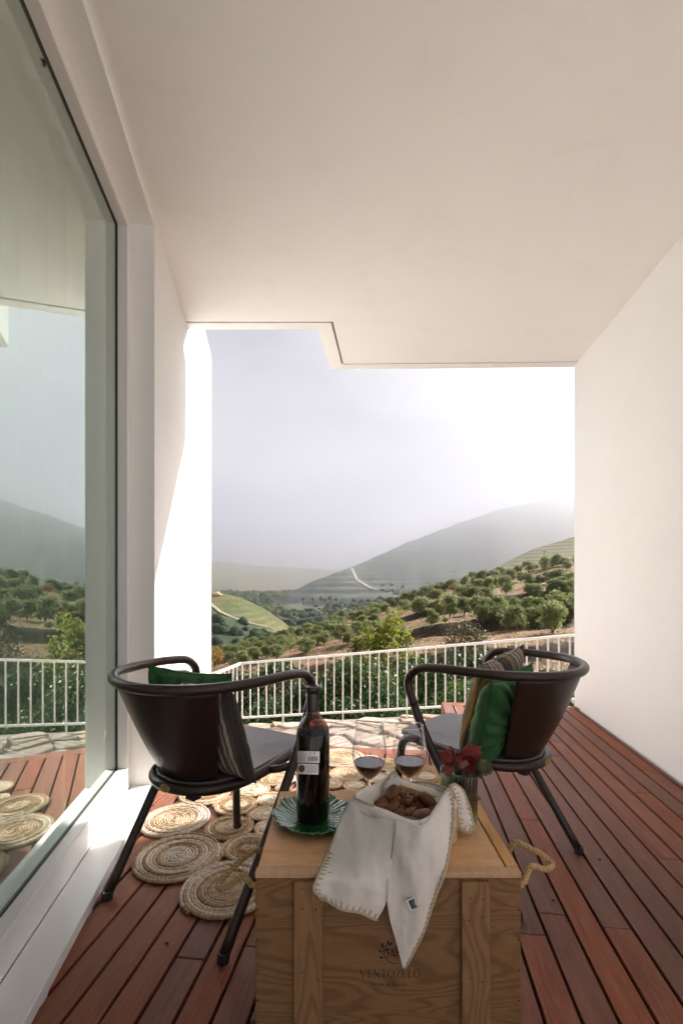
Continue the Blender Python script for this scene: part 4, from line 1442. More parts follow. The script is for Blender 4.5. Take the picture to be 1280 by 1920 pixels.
# tracks
TRK = plain('track_earth', (.28, .24, .185), .95)
def track(name, P, w, label=None):
    Q = crv(P, 6)
    V_, F_ = [], []
    for i, p in enumerate(Q):
        d = (Q[min(i + 1, len(Q) - 1)] - Q[max(i - 1, 0)]); d.z = 0; d.normalize()
        s = Vector((-d.y, d.x, 0))
        V_ += [p + s * w / 2, p - s * w / 2]
        if i: F_.append((2 * i - 2, 2 * i - 1, 2 * i + 1, 2 * i))
    tag(link(name, mesh(name, V_, F_, TRK)), kind='structure')
def bvh(names):
    from mathutils.bvhtree import BVHTree
    V_, F_ = [], []
    for n in names:
        me = bpy.data.objects[n].data; b = len(V_)
        V_ += [v.co.copy() for v in me.vertices]
        F_ += [tuple(i + b for i in p.vertices) for p in me.polygons]
    return BVHTree.FromPolygons(V_, F_)
def cast(T, u, v, lift=.4):
    d = (at(u, v, 1) - Vector((0, 0, H))).normalized()
    h = T.ray_cast(Vector((0, 0, H)), d)
    return h[0] + Vector((0, 0, lift)) - d * 1.0 if h[0] else None
TM = bvh(['mountain'])
def ptrack(T, P, w, lift=.4):
    Q = []
    for a, b in zip(P[:-1], P[1:]):
        for k in range(6):
            q = cast(T, a[0] + (b[0] - a[0]) * k / 6, a[1] + (b[1] - a[1]) * k / 6, lift)
            if q is not None: Q.append(q)
    if len(Q) > 2: track('hill_track', Q[::2], w)
ptrack(TM, [(659, 1066), (664, 1076), (668, 1086), (676, 1092), (685, 1098), (696, 1104), (712, 1109)], 6, 1.5)
ptrack(TM, [(742, 1029), (765, 1035), (800, 1040), (840, 1047)], 5, 2.0)
TV = bvh(['vineyard_hill', 'wooded_hillside'])
ptrack(TV, [(390, 1129), (402, 1138), (414, 1148), (432, 1156), (452, 1163), (475, 1170), (500, 1176), (524, 1183)], 3.0)
ptrack(TV, [(390, 1150), (412, 1150)], 2.0)
# utility poles
POLE = plain('pole_wood', (.10, .08, .06), .9)
for u, v, hp, D, lb in ((1020, 1066, 34, None, 'slim dark utility pole among the olive trees on the upper ridge'), (680, 1150, 32, None, 'thin utility pole on the lower ridge, left of centre')):
    p = nh_point(u, v)
    h = hp / F * p.y
    t = empty('utility_pole', p)
    link('post', mesh('post', *tube_vf([(0, 0, -.3), (0, 0, h)], lambda i, k: .09 - .03 * i, 8), POLE, True), t)
    link('crossarm', mesh('crossarm', *box_vf(-.5, .5, -.04, .04, h - .35, h - .25), POLE), t)
    tag(t, lb, 'utility pole')
# bare earth knoll on the vineyard hill
q = cast(TV, 402, 1114, -1)
if q is not None:
    v0, f0 = IC[2]
    tag(link('earth_mound', mesh('earth_mound', [(a[0] * 7, a[1] * 6, a[2] * 3.2) for a in v0], f0, plain('bare_earth', (.32, .22, .14), .95), True), None, q), kind='structure')

# ------------------------------------------------------------------ things on the crate
def thin_glass(name, tint, edge, ior=1.45, rough=0.0):
    q = Mt(name); q.n.remove(q.b)
    lw = q.new('LayerWeight'); lw.inputs[0].default_value = .5
    col = q.ramp(lw.outputs['Facing'], [(0, tint), (.72, tint), (.93, edge), (1, edge)])
    t_ = q.new('BsdfTransparent'); q.l(col, t_.inputs[0])
    g_ = q.new('BsdfGlossy'); g_.inputs['Roughness'].default_value = rough
    r0 = ((ior - 1) / (ior + 1)) ** 2
    fz = q.math('ADD', r0, q.math('MULTIPLY', q.math('POWER', lw.outputs['Facing'], 2.8), 1 - r0))
    m_ = q.new('MixShader'); q.l(fz, m_.inputs[0]); q.l(t_.outputs[0], m_.inputs[1]); q.l(g_.outputs[0], m_.inputs[2])
    q.l(m_.outputs[0], q.out.inputs[0])
    return q.m
CLEAR = thin_glass('clear_glass', (.985, .988, .985), (.36, .37, .37))
VASEG = thin_glass('green_ribbed_glass', (.50, .66, .53), (.08, .14, .10), 1.6)
AMBER = thin_glass('amber_bottle_glass', (.42, .18, .03), (.06, .025, .008), 1.5)
WINE = plain('red_wine', (.020, .0015, .003), .02, 0, .6)
WINE.node_tree.nodes['Principled BSDF'].inputs['Coat Weight'].default_value = .3
STEM = plain('stem_glass', (1, 1, 1), 0.0)
STEM.node_tree.nodes['Principled BSDF'].inputs['Transmission Weight'].default_value = 1.0
STEM.node_tree.nodes['Principled BSDF'].inputs['IOR'].default_value = 1.45
FOIL = plain('black_foil', (.010, .008, .008), .28, 0, .5)
# plate
PLT = Mt('green_majolica'); PLT.set(Roughness=.06); PLT.b.inputs['Coat Weight'].default_value = .6
pn = PLT.noise(PLT.coord(), 40, 5, .6)
PLT.color(PLT.ramp(pn, [(.3, (.006, .070, .022)), (.7, (.020, .140, .045))]))
PLT.bump(PLT.noise(PLT.coord(), 55, 4, .6, .6), .9, .0025)
def plate():
    n, m = 144, 22
    G = []
    for j in range(m + 1):
        t = j / m
        row = []
        for i in range(n + 1):
            a = 2 * PI * i / n
            lobe = 1 + .035 * math.sin(9 * a + .5) + .022 * math.sin(23 * a) + .012 * math.sin(61 * a) * t
            r_ = .086 * t * (1 + (lobe - 1) * t ** 3)
            vein = abs(math.sin(a * 4.5 + .35 * math.sin(a))) ** .35
            z = .004 + .014 * max(0, t - .45) ** 1.6 / (.55 ** 1.6) + .0022 * math.sin(9 * a + .5) * t ** 4 - .0016 * (1 - vein) * t + .0010 * math.sin(37 * a + 9 * t) * t
            row.append(Vector((r_ * math.cos(a), r_ * math.sin(a) * 1.12, z)))
        G.append(row)
    return G
V_, F_ = grid_vf(plate())
pl_ = link('leaf_plate', mesh('leaf_plate', V_, F_, PLT.m, True), None, (-.064, 1.066, TZ), (0, 0, .3))
md = pl_.modifiers.new('t', 'SOLIDIFY'); md.thickness = .003; md.offset = -1
tag(pl_, 'glossy green ceramic plate shaped like a leaf, under the wine bottle', 'plate')
# bottle
BX, BY, BZ = -.0630, 1.060, TZ + .0062
bot = tag(empty('wine_bottle', (BX, BY, BZ)), 'dark red wine bottle with a black capsule standing on the green leaf plate', 'bottle')
prof = [(.0001, .006), (.020, .003), (.030, .0005), (.0352, .003), (.0366, .010), (.0366, .185), (.0360, .192), (.0338, .201), (.0290, .211), (.0225, .2195), (.0170, .227), (.0143, .236), (.0134, .246), (.0132, .280)]
link('glass_body', mesh('glass_body', *lathe_vf(prof, 64), AMBER, True), bot)
wp_ = [(.0001, .008), (.030, .005), (.0345, .011), (.0350, .184), (.0346, .1915), (.0338, .1945), (.0001, .1945)]
link('wine', mesh('wine', *lathe_vf(wp_, 48), plain('bottle_wine', (.003, .0015, .0015), .6, 0, .1), True), bot)
cp = [(.01365, .237), (.0139, .240), (.0138, .276), (.0136, .279), (.0150, .2805), (.0150, .2895), (.0143, .2915), (.0105, .2920), (.0100, .2895), (.0001, .2890)]
link('capsule', mesh('capsule', *lathe_vf(cp, 40), FOIL, True), bot)
def on_bottle(u, v, lift=.0004):
    x = (u - 586.5) / F * (BY - .030) + (586.5 - 640) / F * (BY - .030) * 0
    s = max(-.995, min(.995, (u - 586.5) / 31.2))
    a = math.asin(s)
    z = H - (v - HY) / F * (BY - .0366 * math.cos(a)) - BZ
    rr = .0366 + lift
    # direction of the camera seen from the bottle axis
    base = math.atan2(-BY, -BX) 
    th = base + a
    return Vector((rr * math.cos(th), rr * math.sin(th), z))
def wrap(name, u0, u1, v0, v1, mat, lift=.0004, n=12, round_=False, skew=0.0):
    if round_:
        P = [on_bottle((u0 + u1) / 2, (v0 + v1) / 2, lift)] + [on_bottle((u0 + u1) / 2 + (u1 - u0) / 2 * math.cos(2 * PI * k / 24), (v0 + v1) / 2 + (v1 - v0) / 2 * math.sin(2 * PI * k / 24), lift) for k in range(24)]
        return P, [(0, 1 + k, 1 + (k + 1) % 24) for k in range(24)]
    G = [[on_bottle(u0 + (u1 - u0) * i / n, v + skew * (i / n), lift) for i in range(n + 1)] for v in (v0, v1)]
    return grid_vf(G)
PAPER = plain('label_paper', (.72, .71, .70), .7)
PRINT = plain('label_print', (.06, .055, .05), .7)
GREYP = plain('label_grey_print', (.25, .24, .235), .7)
SEAL = plain('seal_print', (.16, .045, .025), .7)
l1 = link('label', mesh('label', *wrap('', 558, 598.6, 1407.5, 1429, PAPER, skew=1.6), PAPER, True), bot)
l2 = link('label', mesh('label', *wrap('', 559.5, 596.5, 1431, 1450.5, PAPER, skew=2.0), PAPER, True), bot)
mb = MB(); mg = MB(); rr_ = random.Random(8)
x = 577.5
while x < 595.5:
    w = rr_.choice([.35, .35, .6, .9])
    mb.add(*wrap('', x, x + w, 1418.2, 1427.2, None, .0008, 1)); x += w + rr_.choice([.45, .6, .8])
for (u0, v0, k) in ((582.8, 1412, 0), (589.5, 1412, 1)):
    if k == 0:   # circular arrows
        P = [on_bottle(u0 + 2.1 * math.cos(a), v0 + 2.1 * math.sin(a), .0009) for a in [-.3 + 4.9 * i / 14 for i in range(15)]]
        mb.add(*tube_vf(P, .00030, 4))
    else:        # tidy bin figure
        mb.add(*wrap('', u0 - .8, u0 + .8, v0 - .4, v0 + 2.4, None, .0008, 1)); mb.add(*wrap('', u0 - .5, u0 + .5, v0 - 2.2, v0 - 1, None, .0008, 1))
        mb.add(*wrap('', u0 - 2, u0 + 1.2, v0 - .9, v0 - .3, None, .0008, 1))
for (a, b, v) in ((561, 572, 1410.0), (560, 576, 1412.6), (560, 577, 1414.6)) + tuple((560, 574 + rr_.uniform(-2, 1), 1417.2 + 1.7 * k) for k in range(6)):
    x = a
    while x < b:
        w = rr_.uniform(1, 3); mg.add(*wrap('', x, min(b, x + w), v, v + .75, None, .0008, 2)); x += w + .5
for k in range(9):
    v = 1435.2 + 1.55 * k
    x = 573 + (3 if k in (3, 4, 5) else 0); b = 594.5 - rr_.uniform(0, 3)
    while x < b:
        w = rr_.uniform(1, 3.5); mg.add(*wrap('', x, min(b, x + w), v, v + .6, None, .0008, 2)); x += w + .5
mb.build('label_print', PRINT, l1); mg.build('label_text', GREYP, l1)
V_, F_ = wrap('', 560.6, 572.2, 1433.4, 1447.6, SEAL, .0008, round_=True)
link('seal', mesh('seal', V_, F_, SEAL), l2)
# wine glasses
gp_ = [(.0345, .0004), (.0347, .0012), (.030, .0020), (.018, .0042), (.008, .0078), (.0048, .013)]
bp_ = [(.0046, .0640), (.0085, .0662), (.0150, .0712), (.0238, .0800), (.0312, .0905), (.0368, .1030), (.0395, .1150), (.0401, .1240), (.0395, .1370), (.0374, .1550), (.0345, .1735), (.0320, .1880)]
bp_ = [(p.x, p.z) for p in crv([(a, 0, b) for a, b in bp_], 3)]
def wine_glass(loc, label, lvl=.1035):
    t = tag(empty('wine_glass', loc), label, 'wine glass', 'two glasses of red wine')
    link('foot', mesh('foot', *lathe_vf([(.0001, .0003)] + gp_, 48), CLEAR, True), t)
    link('stem', mesh('stem', *lathe_vf([(.0001, .012), (.0049, .0125), (.0040, .020), (.0034, .034), (.0034, .052), (.0042, .0605), (.0070, .0655), (.0001, .0662)], 20), STEM, True), t)
    b = link('bowl', mesh('bowl', *lathe_vf(bp_, 72), CLEAR, True), t)
    link('rim', mesh('rim', *tube_vf([(.0320 * math.cos(a), .0320 * math.sin(a), .1880) for a in [2 * PI * i / 64 for i in range(64)]], .0008, 6, closed=True), STEM, True), b)
    rw = [(r_ - .0010, z + .0008) for r_, z in bp_ if .066 < z < lvl]
    V_, F_ = lathe_vf([(.0001, .0675)] + rw + [(rw[-1][0] + .0003, lvl), (.0001, lvl)], 64)
    link('wine', mesh('wine', V_, F_, WINE, True), t)
    me = t.children[-1].data
    for p in me.polygons:
        if all(me.vertices[i].co.z > lvl - .0006 for i in p.vertices): p.use_smooth = False
    # thin red line where the wine meets the glass
    link('wine_edge', mesh('wine_edge', *tube_vf([((rw[-1][0] + .0002) * math.cos(a), (rw[-1][0] + .0002) * math.sin(a), lvl + .0003) for a in [2 * PI * i / 64 for i in range(64)]], .0006, 5, closed=True),
         plain('wine_edge_red', (.30, .02, .04), .15), True), t)
    return t
wine_glass((.0650, 1.130, TZ), 'left glass of red wine, nearer the bottle')
wine_glass((.1610, 1.138, TZ), 'right glass of red wine, nearer the vase with leaves')
# ribbed vase
VX, VY = .2590, 1.062
vase = tag(empty('glass_vase', (VX, VY, TZ)), 'ribbed green glass tumbler used as a vase at the right edge of the crate', 'vase')
rib = lambda a, i: 1 + .055 * abs(math.sin(a * 14)) ** 1.0
vp = [(.0330, .0006), (.0372, .004), (.0380, .012), (.0384, .06), (.0388, .108), (.0382, .1145)]
RG = plain('ribbed_green_glass', (.36, .55, .42), .03)
RG.node_tree.nodes['Principled BSDF'].inputs['Transmission Weight'].default_value = 1.0
RG.node_tree.nodes['Principled BSDF'].inputs['IOR'].default_value = 1.5
vin = [(.0364, .1150), (.0362, .108), (.0354, .06), (.0345, .012), (.0330, .0085), (.0001, .0080)]
V_, F_ = lathe_vf([(.0001, .0006)] + vp + vin, 252, None)
N0 = (1 + len(vp)) * 252
V_ = [((x * rib(math.atan2(y, x), 0), y * rib(math.atan2(y, x), 0), z) if i < N0 and i >= 252 else (x, y, z)) for i, (x, y, z) in enumerate(V_)]
link('glass_wall', mesh('glass_wall', V_, F_, RG, True), vase)
link('rim', mesh('rim', *tube_vf([(.0382 * math.cos(a), .0382 * math.sin(a), .1146) for a in [2 * PI * i / 64 for i in range(64)]], .0010, 6, closed=True), STEM, True), vase)
# dried leaves
def leaf_mesh(L, lobes, curl, seed, mat):
    rnd = random.Random(seed)
    n = 40; rings = 5
    V_ = [Vector((0, 0, 0))]; F_ = []
    for j in range(1, rings + 1):
        t = j / rings
        for i in range(n):
            a = 2 * PI * i / n
            r_ = L * (.68 + .06 * abs(math.cos(a * lobes / 2)) ** .8 + .035 * math.sin(a * 13 + seed) + .07 * math.sin(a * 3 + 2 * seed)) * (1.15 if math.cos(a) > .7 else 1) * (.35 if math.cos(a) < -.93 else 1)
            p = Vector((r_ * t * math.cos(a), r_ * t * math.sin(a), 0))
            k = curl * 34
            p.z = k * (p.x ** 2) * .8 + k * 1.4 * (p.y ** 2) + .010 * noise.noise(p * 55 + Vector((seed, 0, 0))) * t * 1.2
            V_.append(p)
    for i in range(n):
        F_.append((0, 1 + i, 1 + (i + 1) % n))
    for j in range(rings - 1):
        for i in range(n):
            a0 = 1 + j * n + i; a1 = 1 + j * n + (i + 1) % n
            F_.append((a0, a0 + n, a1 + n, a1))
    return mesh('leaf', V_, F_, mat, True)
def m_dry(name, c1, c2, c3):
    q = Mt(name); q.set(Roughness=.5)
    c = q.ramp(q.noise(q.coord(), 70, 5, .65, .6), [(.3, c1), (.55, c2), (.75, c3)])
    q.color(c); q.bump(q.noise(q.coord(), 130, 4, .6), .5, .001)
    t_ = q.new('BsdfTranslucent'); q.l(c, t_.inputs[0]); m_ = q.new('MixShader'); m_.inputs[0].default_value = .35
    q.l(q.b.outputs[0], m_.inputs[1]); q.l(t_.outputs[0], m_.inputs[2]); q.l(m_.outputs[0], q.out.inputs[0])
    return q.m
RED = m_dry('red_leaf', (.10, .012, .010), (.20, .026, .020), (.07, .032, .018))
PNK = m_dry('faded_red_leaf', (.20, .07, .055), (.28, .12, .09), (.10, .04, .03))
OLV = m_dry('olive_dry_leaf', (.06, .075, .03), (.10, .11, .05), (.14, .10, .05))
DRK = m_dry('dark_dry_leaf', (.035, .022, .014), (.06, .045, .02), (.09, .03, .02))
leaves = tag(empty('dried_leaves', (VX, VY, TZ + .012)), 'bunch of curled red and olive dried vine leaves in the ribbed vase', 'dried leaves')
lo = leaves.location
LV = [(848, 1430, 1.045, .026, RED, 2, (-.2, .9, 1.9)), (864, 1420, 1.045, .030, RED, 3, (1.0, .25, .9)), (878, 1432, 1.035, .028, RED, 2, (1.3, -.4, -.5)), (842, 1409, 1.05, .015, RED, 2, (.9, .9, -.8)),
      (838, 1446, 1.03, .016, RED, 1, (.9, -.4, .4)), (862, 1444, 1.03, .026, PNK, 2, (1.1, .1, 2.2)), (872, 1446, 1.028, .020, PNK, 1, (.8, .7, 1.2)), (885, 1425, 1.06, .018, DRK, 2, (1.2, .6, .3)),
      (850, 1441, 1.05, .026, OLV, 1, (.9, .1, .7)), (897, 1441, 1.055, .026, OLV, 2, (.5, .5, -.3)), (908, 1444, 1.05, .018, OLV, 1, (.9, -.6, .8)), (889, 1450, 1.04, .022, DRK, 1, (.6, -.1, .3)),
      (856, 1470, 1.06, .030, DRK, 2, (.9, .3, .5)), (870, 1490, 1.06, .030, DRK, 2, (1.2, .1, 1.5)), (850, 1500, 1.062, .028, DRK, 1, (.9, -.5, 2.5)), (866, 1462, 1.06, .030, OLV, 2, (.4, .2, 1.5)), (858, 1520, 1.062, .026, DRK, 1, (1.2, .5, .9))]
for i, (u, v, Y, L, mt, cu_, rot) in enumerate(LV):
    p = at(u, v, Y)
    link('leaf', leaf_mesh(L, 5, cu_ * .55, i * 3 + 1, mt), leaves, p - lo, rot)
    if i in (1, 2, 5, 9):
        link('stalk', mesh('stalk', *tube_vf(crv([p - lo, Vector((.004 * i - .01, .0, .06)), Vector((.003 * i - .01, .004, .002))], 6), .0011, 6), DRK, True), leaves)

# small wooden box
A_, B_, C_, D_ = Vector((.144, .873, 0)), Vector((.236, .981, 0)), Vector((.108, 1.086, 0)), Vector((.016, .978, 0))
BXO = Vector((.126, .98, TZ))
wbx = tag(empty('small_wooden_box', BXO), 'small open box of pale wood on the crate, mostly hidden under a linen cloth', 'box')
BW = m_wood('box_wood', (.62, .43, .23), (.68, .50, .29), (.52, .34, .17), scale=(2, 10, 14), rough=.5, rnd=.1)
BHT = .083
def bwall(p, q, name='side_board'):
    d = (q - p).normalized(); nrm = Vector((-d.y, d.x, 0))
    cen = (A_ + B_ + C_ + D_) / 4
    if nrm.dot(cen - p) < 0: nrm = -nrm
    P = [p + d * .0002, q - d * .0002, q - d * .0002 + nrm * .006, p + d * .0002 + nrm * .006]
    V_, F_ = prism_vf([(a.x - BXO.x, a.y - BXO.y) for a in P], .0005, BHT)
    V_, F_ = bevel_mesh(V_, F_, .0008, 1)
    link(name, mesh(name, V_, F_, BW), wbx)
bwall(A_, B_); bwall(C_, D_)
u1 = (B_ - A_).normalized()
bwall(A_ + u1 * .0063, D_ + u1 * .0063, 'end_board'); bwall(B_ - u1 * .0063, C_ - u1 * .0063, 'end_board')
V_, F_ = prism_vf([(a.x - BXO.x, a.y - BXO.y) for a in (A_.lerp(C_, .06), B_.lerp(D_, .06), C_.lerp(A_, .06), D_.lerp(B_, .06))], .001, .006)
link('bottom_board', mesh('bottom_board', V_, F_, BW), wbx)

# linen cloth
LIN = Mt('linen'); LIN.set(Roughness=.95); LIN.b.inputs['Specular IOR Level'].default_value = .1
wv = LIN.new('TexWave', wave_type='BANDS', bands_direction='X'); wv.inputs['Scale'].default_value = 330; wv.inputs['Distortion'].default_value = 2.5
wh = LIN.new('TexWave', wave_type='BANDS', bands_direction='Z'); wh.inputs['Scale'].default_value = 330; wh.inputs['Distortion'].default_value = 2.5
cc_ = LIN.coord(); LIN.l(cc_, wv.inputs[0]); LIN.l(cc_, wh.inputs[0])
ln = LIN.noise(LIN.coord(scale=(1, 1, .25)), 60, 5, .7)
c = LIN.ramp(ln, [(.3, (.72, .665, .60)), (.7, (.82, .765, .705))])
LIN.color(c)
LIN.bump(LIN.math('ADD', LIN.math('MULTIPLY', LIN.math('ADD', wv.outputs[0], wh.outputs[0]), .5), LIN.math('MULTIPLY', LIN.noise(LIN.coord(), 45, 4, .6), 1.5)), .5, .0015)
YARN = Mt('beige_yarn'); YARN.set(Roughness=.95)
YARN.color(YARN.ramp(YARN.noise(YARN.coord(), 400, 3, .7), [(.3, (.34, .27, .17)), (.7, (.52, .43, .30))]))
CO = Vector((.12, .95, TZ))
cloth_mb = MB(); yarn_mb = MB(); yr = random.Random(6)
def cnet(rows, a=7, b=7, wr=.0027, seed=0):
    C = [[at(*q) for q in r_] for r_ in rows]
    G = smooth_grid(C, a, b)
    for i, r_ in enumerate(G):
        for j, p in enumerate(r_):
            fold = .0032 * math.sin(p.x * 95 + 2.2 * math.sin(p.z * 17 + seed) + seed) * min(1, i / 12)
            r_[j] = p + Vector((0, -fold, 0)) + Vector((0, -1, .3)).normalized() * wr * (noise.noise(Vector((p.x * 38, p.z * 16, seed))) + .6 * noise.noise(Vector((p.x * 95, p.z * 55, seed + 5))))
    return G
def addnet(G):
    v, f = grid_vf([[p - CO for p in r_] for r_ in G]); cloth_mb.add(v, f)
def stitch(border, inner, pitch=.0095, ln_=.0115):
    "whipped yarn over an edge: border and inner are matching polylines"
    n_ = []
    S = 0; nxt = .003
    last = None
    for i in range(1, len(border)):
        seg = (border[i] - border[i - 1]).length
        while S + seg >= nxt:
            t = (nxt - S) / seg
            p = border[i - 1].lerp(border[i], t); q = inner[i - 1].lerp(inner[i], t)
            d = (q - p).normalized()
            out = Vector((0, -.0011, .0006))
            mid = p + d * ln_ * .5 + out * 1.2
            yarn_mb.add(*tube_vf([p - d * .0012 - CO + out * .3, mid - CO, p + d * ln_ * yr.uniform(.85, 1.12) + out - CO], .00125, 5))
            nxt += pitch * yr.uniform(.82, 1.18)
        S += seg
    for ph in (0, PI):
        P = []
        for i, p in enumerate(border):
            P.append(p - CO + Vector((.0009 * math.sin(i * 1.9 + ph), -.0005, .0009 * math.cos(i * 1.9 + ph))))
        yarn_mb.add(*tube_vf(P, .0024, 5))
GLf = cnet([
 [(664, 1512, .988), (696, 1524, .962), (724, 1536, .936), (744, 1545, .918)],
 [(656, 1500, .978), (690, 1513, .950), (720, 1525, .924), (742, 1534, .905)],
 [(641, 1528, .966), (679, 1543, .936), (711, 1555, .906), (741, 1562, .889)],
 [(626, 1568, .950), (663, 1585, .916), (703, 1592, .888), (736, 1596, .877)],
 [(612, 1606, .918), (655, 1621, .885), (698, 1626, .866), (732, 1628, .867)],
 [(596, 1641, .867), (648, 1652, .858), (693, 1658, .852), (729, 1660, .863)],
 [(588, 1664, .863), (642, 1681, .856), (690, 1691, .851), (722, 1694, .861)],
 [(603, 1687, .862), (640, 1702, .856), (676, 1714, .853), (706, 1722, .860)]], seed=1)
addnet(GLf)
GRt = cnet([
 [(742, 1544, .918), (766, 1552, .900), (786, 1560, .884), (806, 1528, .921), (832, 1492, .968)],
 [(741, 1533, .906), (765, 1541, .889), (789, 1549, .869), (816, 1515, .913), (842, 1476, .962)],
 [(738, 1562, .886), (762, 1571, .868), (787, 1580, .853), (820, 1558, .872), (849, 1505, .938)],
 [(734, 1600, .870), (758, 1611, .857), (783, 1620, .846), (817, 1606, .852), (849, 1553, .896)],
 [(728, 1640, .862), (754, 1655, .853), (778, 1661, .845), (808, 1651, .848), (840, 1604, .868)],
 [(724, 1672, .859), (747, 1694, .853), (771, 1700, .848), (797, 1690, .849), (826, 1654, .854)],
 [(729, 1716, .858), (744, 1735, .855), (764, 1741, .852), (785, 1731, .852), (808, 1704, .855)],
 [(741, 1763, .858), (749, 1776, .856), (761, 1779, .855), (774, 1773, .855), (789, 1753, .857)],
 [(753, 1807, .858), (755, 1813, .857), (757, 1815, .857), (759, 1813, .857), (763, 1804, .857)]], seed=3)
addnet(GRt)
GFl = cnet([
 [(840, 1482, .968), (848, 1476, .975), (858, 1482, .988)],
 [(842, 1474, .968), (852, 1470, .978), (864, 1479, .990)],
 [(852, 1494, .978), (866, 1494, .984), (877, 1506, .994)],
 [(857, 1516, .984), (870, 1522, .985), (884, 1533, .994)],
 [(858, 1538, .984), (873, 1546, .984), (887, 1553, .989)],
 [(858, 1555, .984), (872, 1560, .985), (883, 1559, .988)]], seed=5)
addnet(GFl)
GBk = cnet([
 [(714, 1500, 1.030), (737, 1492, 1.050), (762, 1482, 1.060)],
 [(716, 1484, 1.034), (737, 1474, 1.040), (758, 1474, 1.066)],
 [(719, 1470, 1.038), (737, 1460, 1.044), (753, 1463, 1.064)],
 [(728, 1456, 1.042), (736, 1448, 1.046), (744, 1452, 1.056)]], seed=7)
addnet(GBk)
GB2 = cnet([
 [(756, 1500, 1.050), (780, 1500, 1.030), (806, 1506, 1.000), (834, 1504, .972)],
 [(757, 1484, 1.068), (780, 1480, 1.050), (806, 1484, 1.020), (836, 1488, .985)],
 [(760, 1474, 1.074), (782, 1465, 1.056), (808, 1470, 1.028), (840, 1480, .985)],
 [(764, 1476, 1.086), (785, 1468, 1.070), (810, 1474, 1.040), (844, 1484, 1.000)]], seed=9)
addnet(GB2)
# lining and rolled rim
def per(t, off):
    P = [A_, B_, C_, D_]
    cen = (A_ + B_ + C_ + D_) / 4
    k = int(t * 4) % 4; f = t * 4 - int(t * 4)
    p = P[k].lerp(P[(k + 1) % 4], f)
    rnd_ = 1 - .10 * (abs(2 * f - 1) ** 6)
    d = (p - cen)
    return cen + d * rnd_ * (1 + off / d.length)
rows = []
NP = 96
for off, z in ((-.030, .560), (-.020, .585), (-.013, .607), (-.007, .6215), (.000, .6270), (.006, .6225), (.009, .606), (.011, .594)):
    row = []
    for i in range(NP + 1):
        t = i / NP
        p = per(t % 1.0, off + .004 * noise.noise(Vector((t * 14, z * 40, 2))))
        front = t < .27 or t > .74
        zz = z + .004 * noise.noise(Vector((t * 11, 0, 0)))
        if off > .007 and front: zz = max(zz, .612)
        row.append(Vector((p.x, p.y, zz)))
    rows.append(row)
addnet(rows)
cloth = cloth_mb.build('linen_cloth', LIN.m, None, True, CO)
md = cloth.modifiers.new('t', 'SOLIDIFY'); md.thickness = .0011; md.offset = 0
tag(cloth, 'cream linen cloth with a beige stitched edge hanging from the small wooden box', 'cloth')
col = lambda G, j: [r_[j] for r_ in G]
nL = len(GLf); mL = len(GLf[0])
stitch(col(GLf, 0)[int(nL * .52):] + [p for p in GLf[-1][1:]], col(GLf, 5)[int(nL * .52):] + [p for p in GLf[-6][1:]])
stitch(col(GRt, -1)[7:], col(GRt, -7)[7:])
stitch(col(GFl, 0)[7:] + GFl[-1][1:], col(GFl, 6)[7:] + GFl[-6][1:])
stitch(GFl[7][2:] + col(GFl, -1)[8:-4], GFl[13][2:] + col(GFl, -7)[8:-4])
stitch(col(GBk, 0)[7:] + GBk[-1][1:], col(GBk, 6)[7:] + GBk[-7][1:])
stitch(GB2[14], GB2[8])
stitch([Vector(p) for p in rows[4][70:82]], [Vector(p) for p in rows[2][70:82]])
ym = yarn_mb.build('whipped_edge', YARN.m, cloth, True)
ym['kind'] = 'stuff'
# sewn-in tag
c0 = at(775, 1694, .8445)
ang = R(24)
ux = Vector((math.cos(ang), 0, math.sin(ang))); uz = Vector((-math.sin(ang), 0, math.cos(ang)))
def tagbox(w, h, y0, y1):
    V_ = [c0 - CO + ux * (sx * w / 2) + uz * (sz * h / 2) + Vector((0, y, 0)) for y in (y0, y1) for sx, sz in ((-1, -1), (1, -1), (1, 1), (-1, 1))]
    return V_, [(0, 1, 2, 3), (7, 6, 5, 4), (0, 4, 5, 1), (1, 5, 6, 2), (2, 6, 7, 3), (3, 7, 4, 0)]
link('sewn_label', mesh('sewn_label', *tagbox(.021, .021, -.0006, .0006), plain('tag_white', (.62, .60, .57), .8)), cloth)
tp = MB(); tp.add(*bevel_mesh(*tagbox(.0135, .0160, -.0009, -.0004), .0002, 1))
tpo = tp.build('label_patch', plain('tag_navy', (.012, .016, .024), .8), cloth)
tw = MB()
for k, (w, dx) in enumerate(((.006, 0), (.008, 0), (.007, .0005), (.005, -.001))):
    zz = .0045 - .0030 * k
    V_ = [c0 - CO + ux * (sx * w / 2 + dx) + uz * (zz + sz * .0005) + Vector((0, -.00105, 0)) for sx, sz in ((-1, -1), (1, -1), (1, 1), (-1, 1))]
    tw.add(V_, [(0, 1, 2, 3)])
tw.build('label_weave', plain('tag_thread', (.25, .27, .30), .8), tpo)

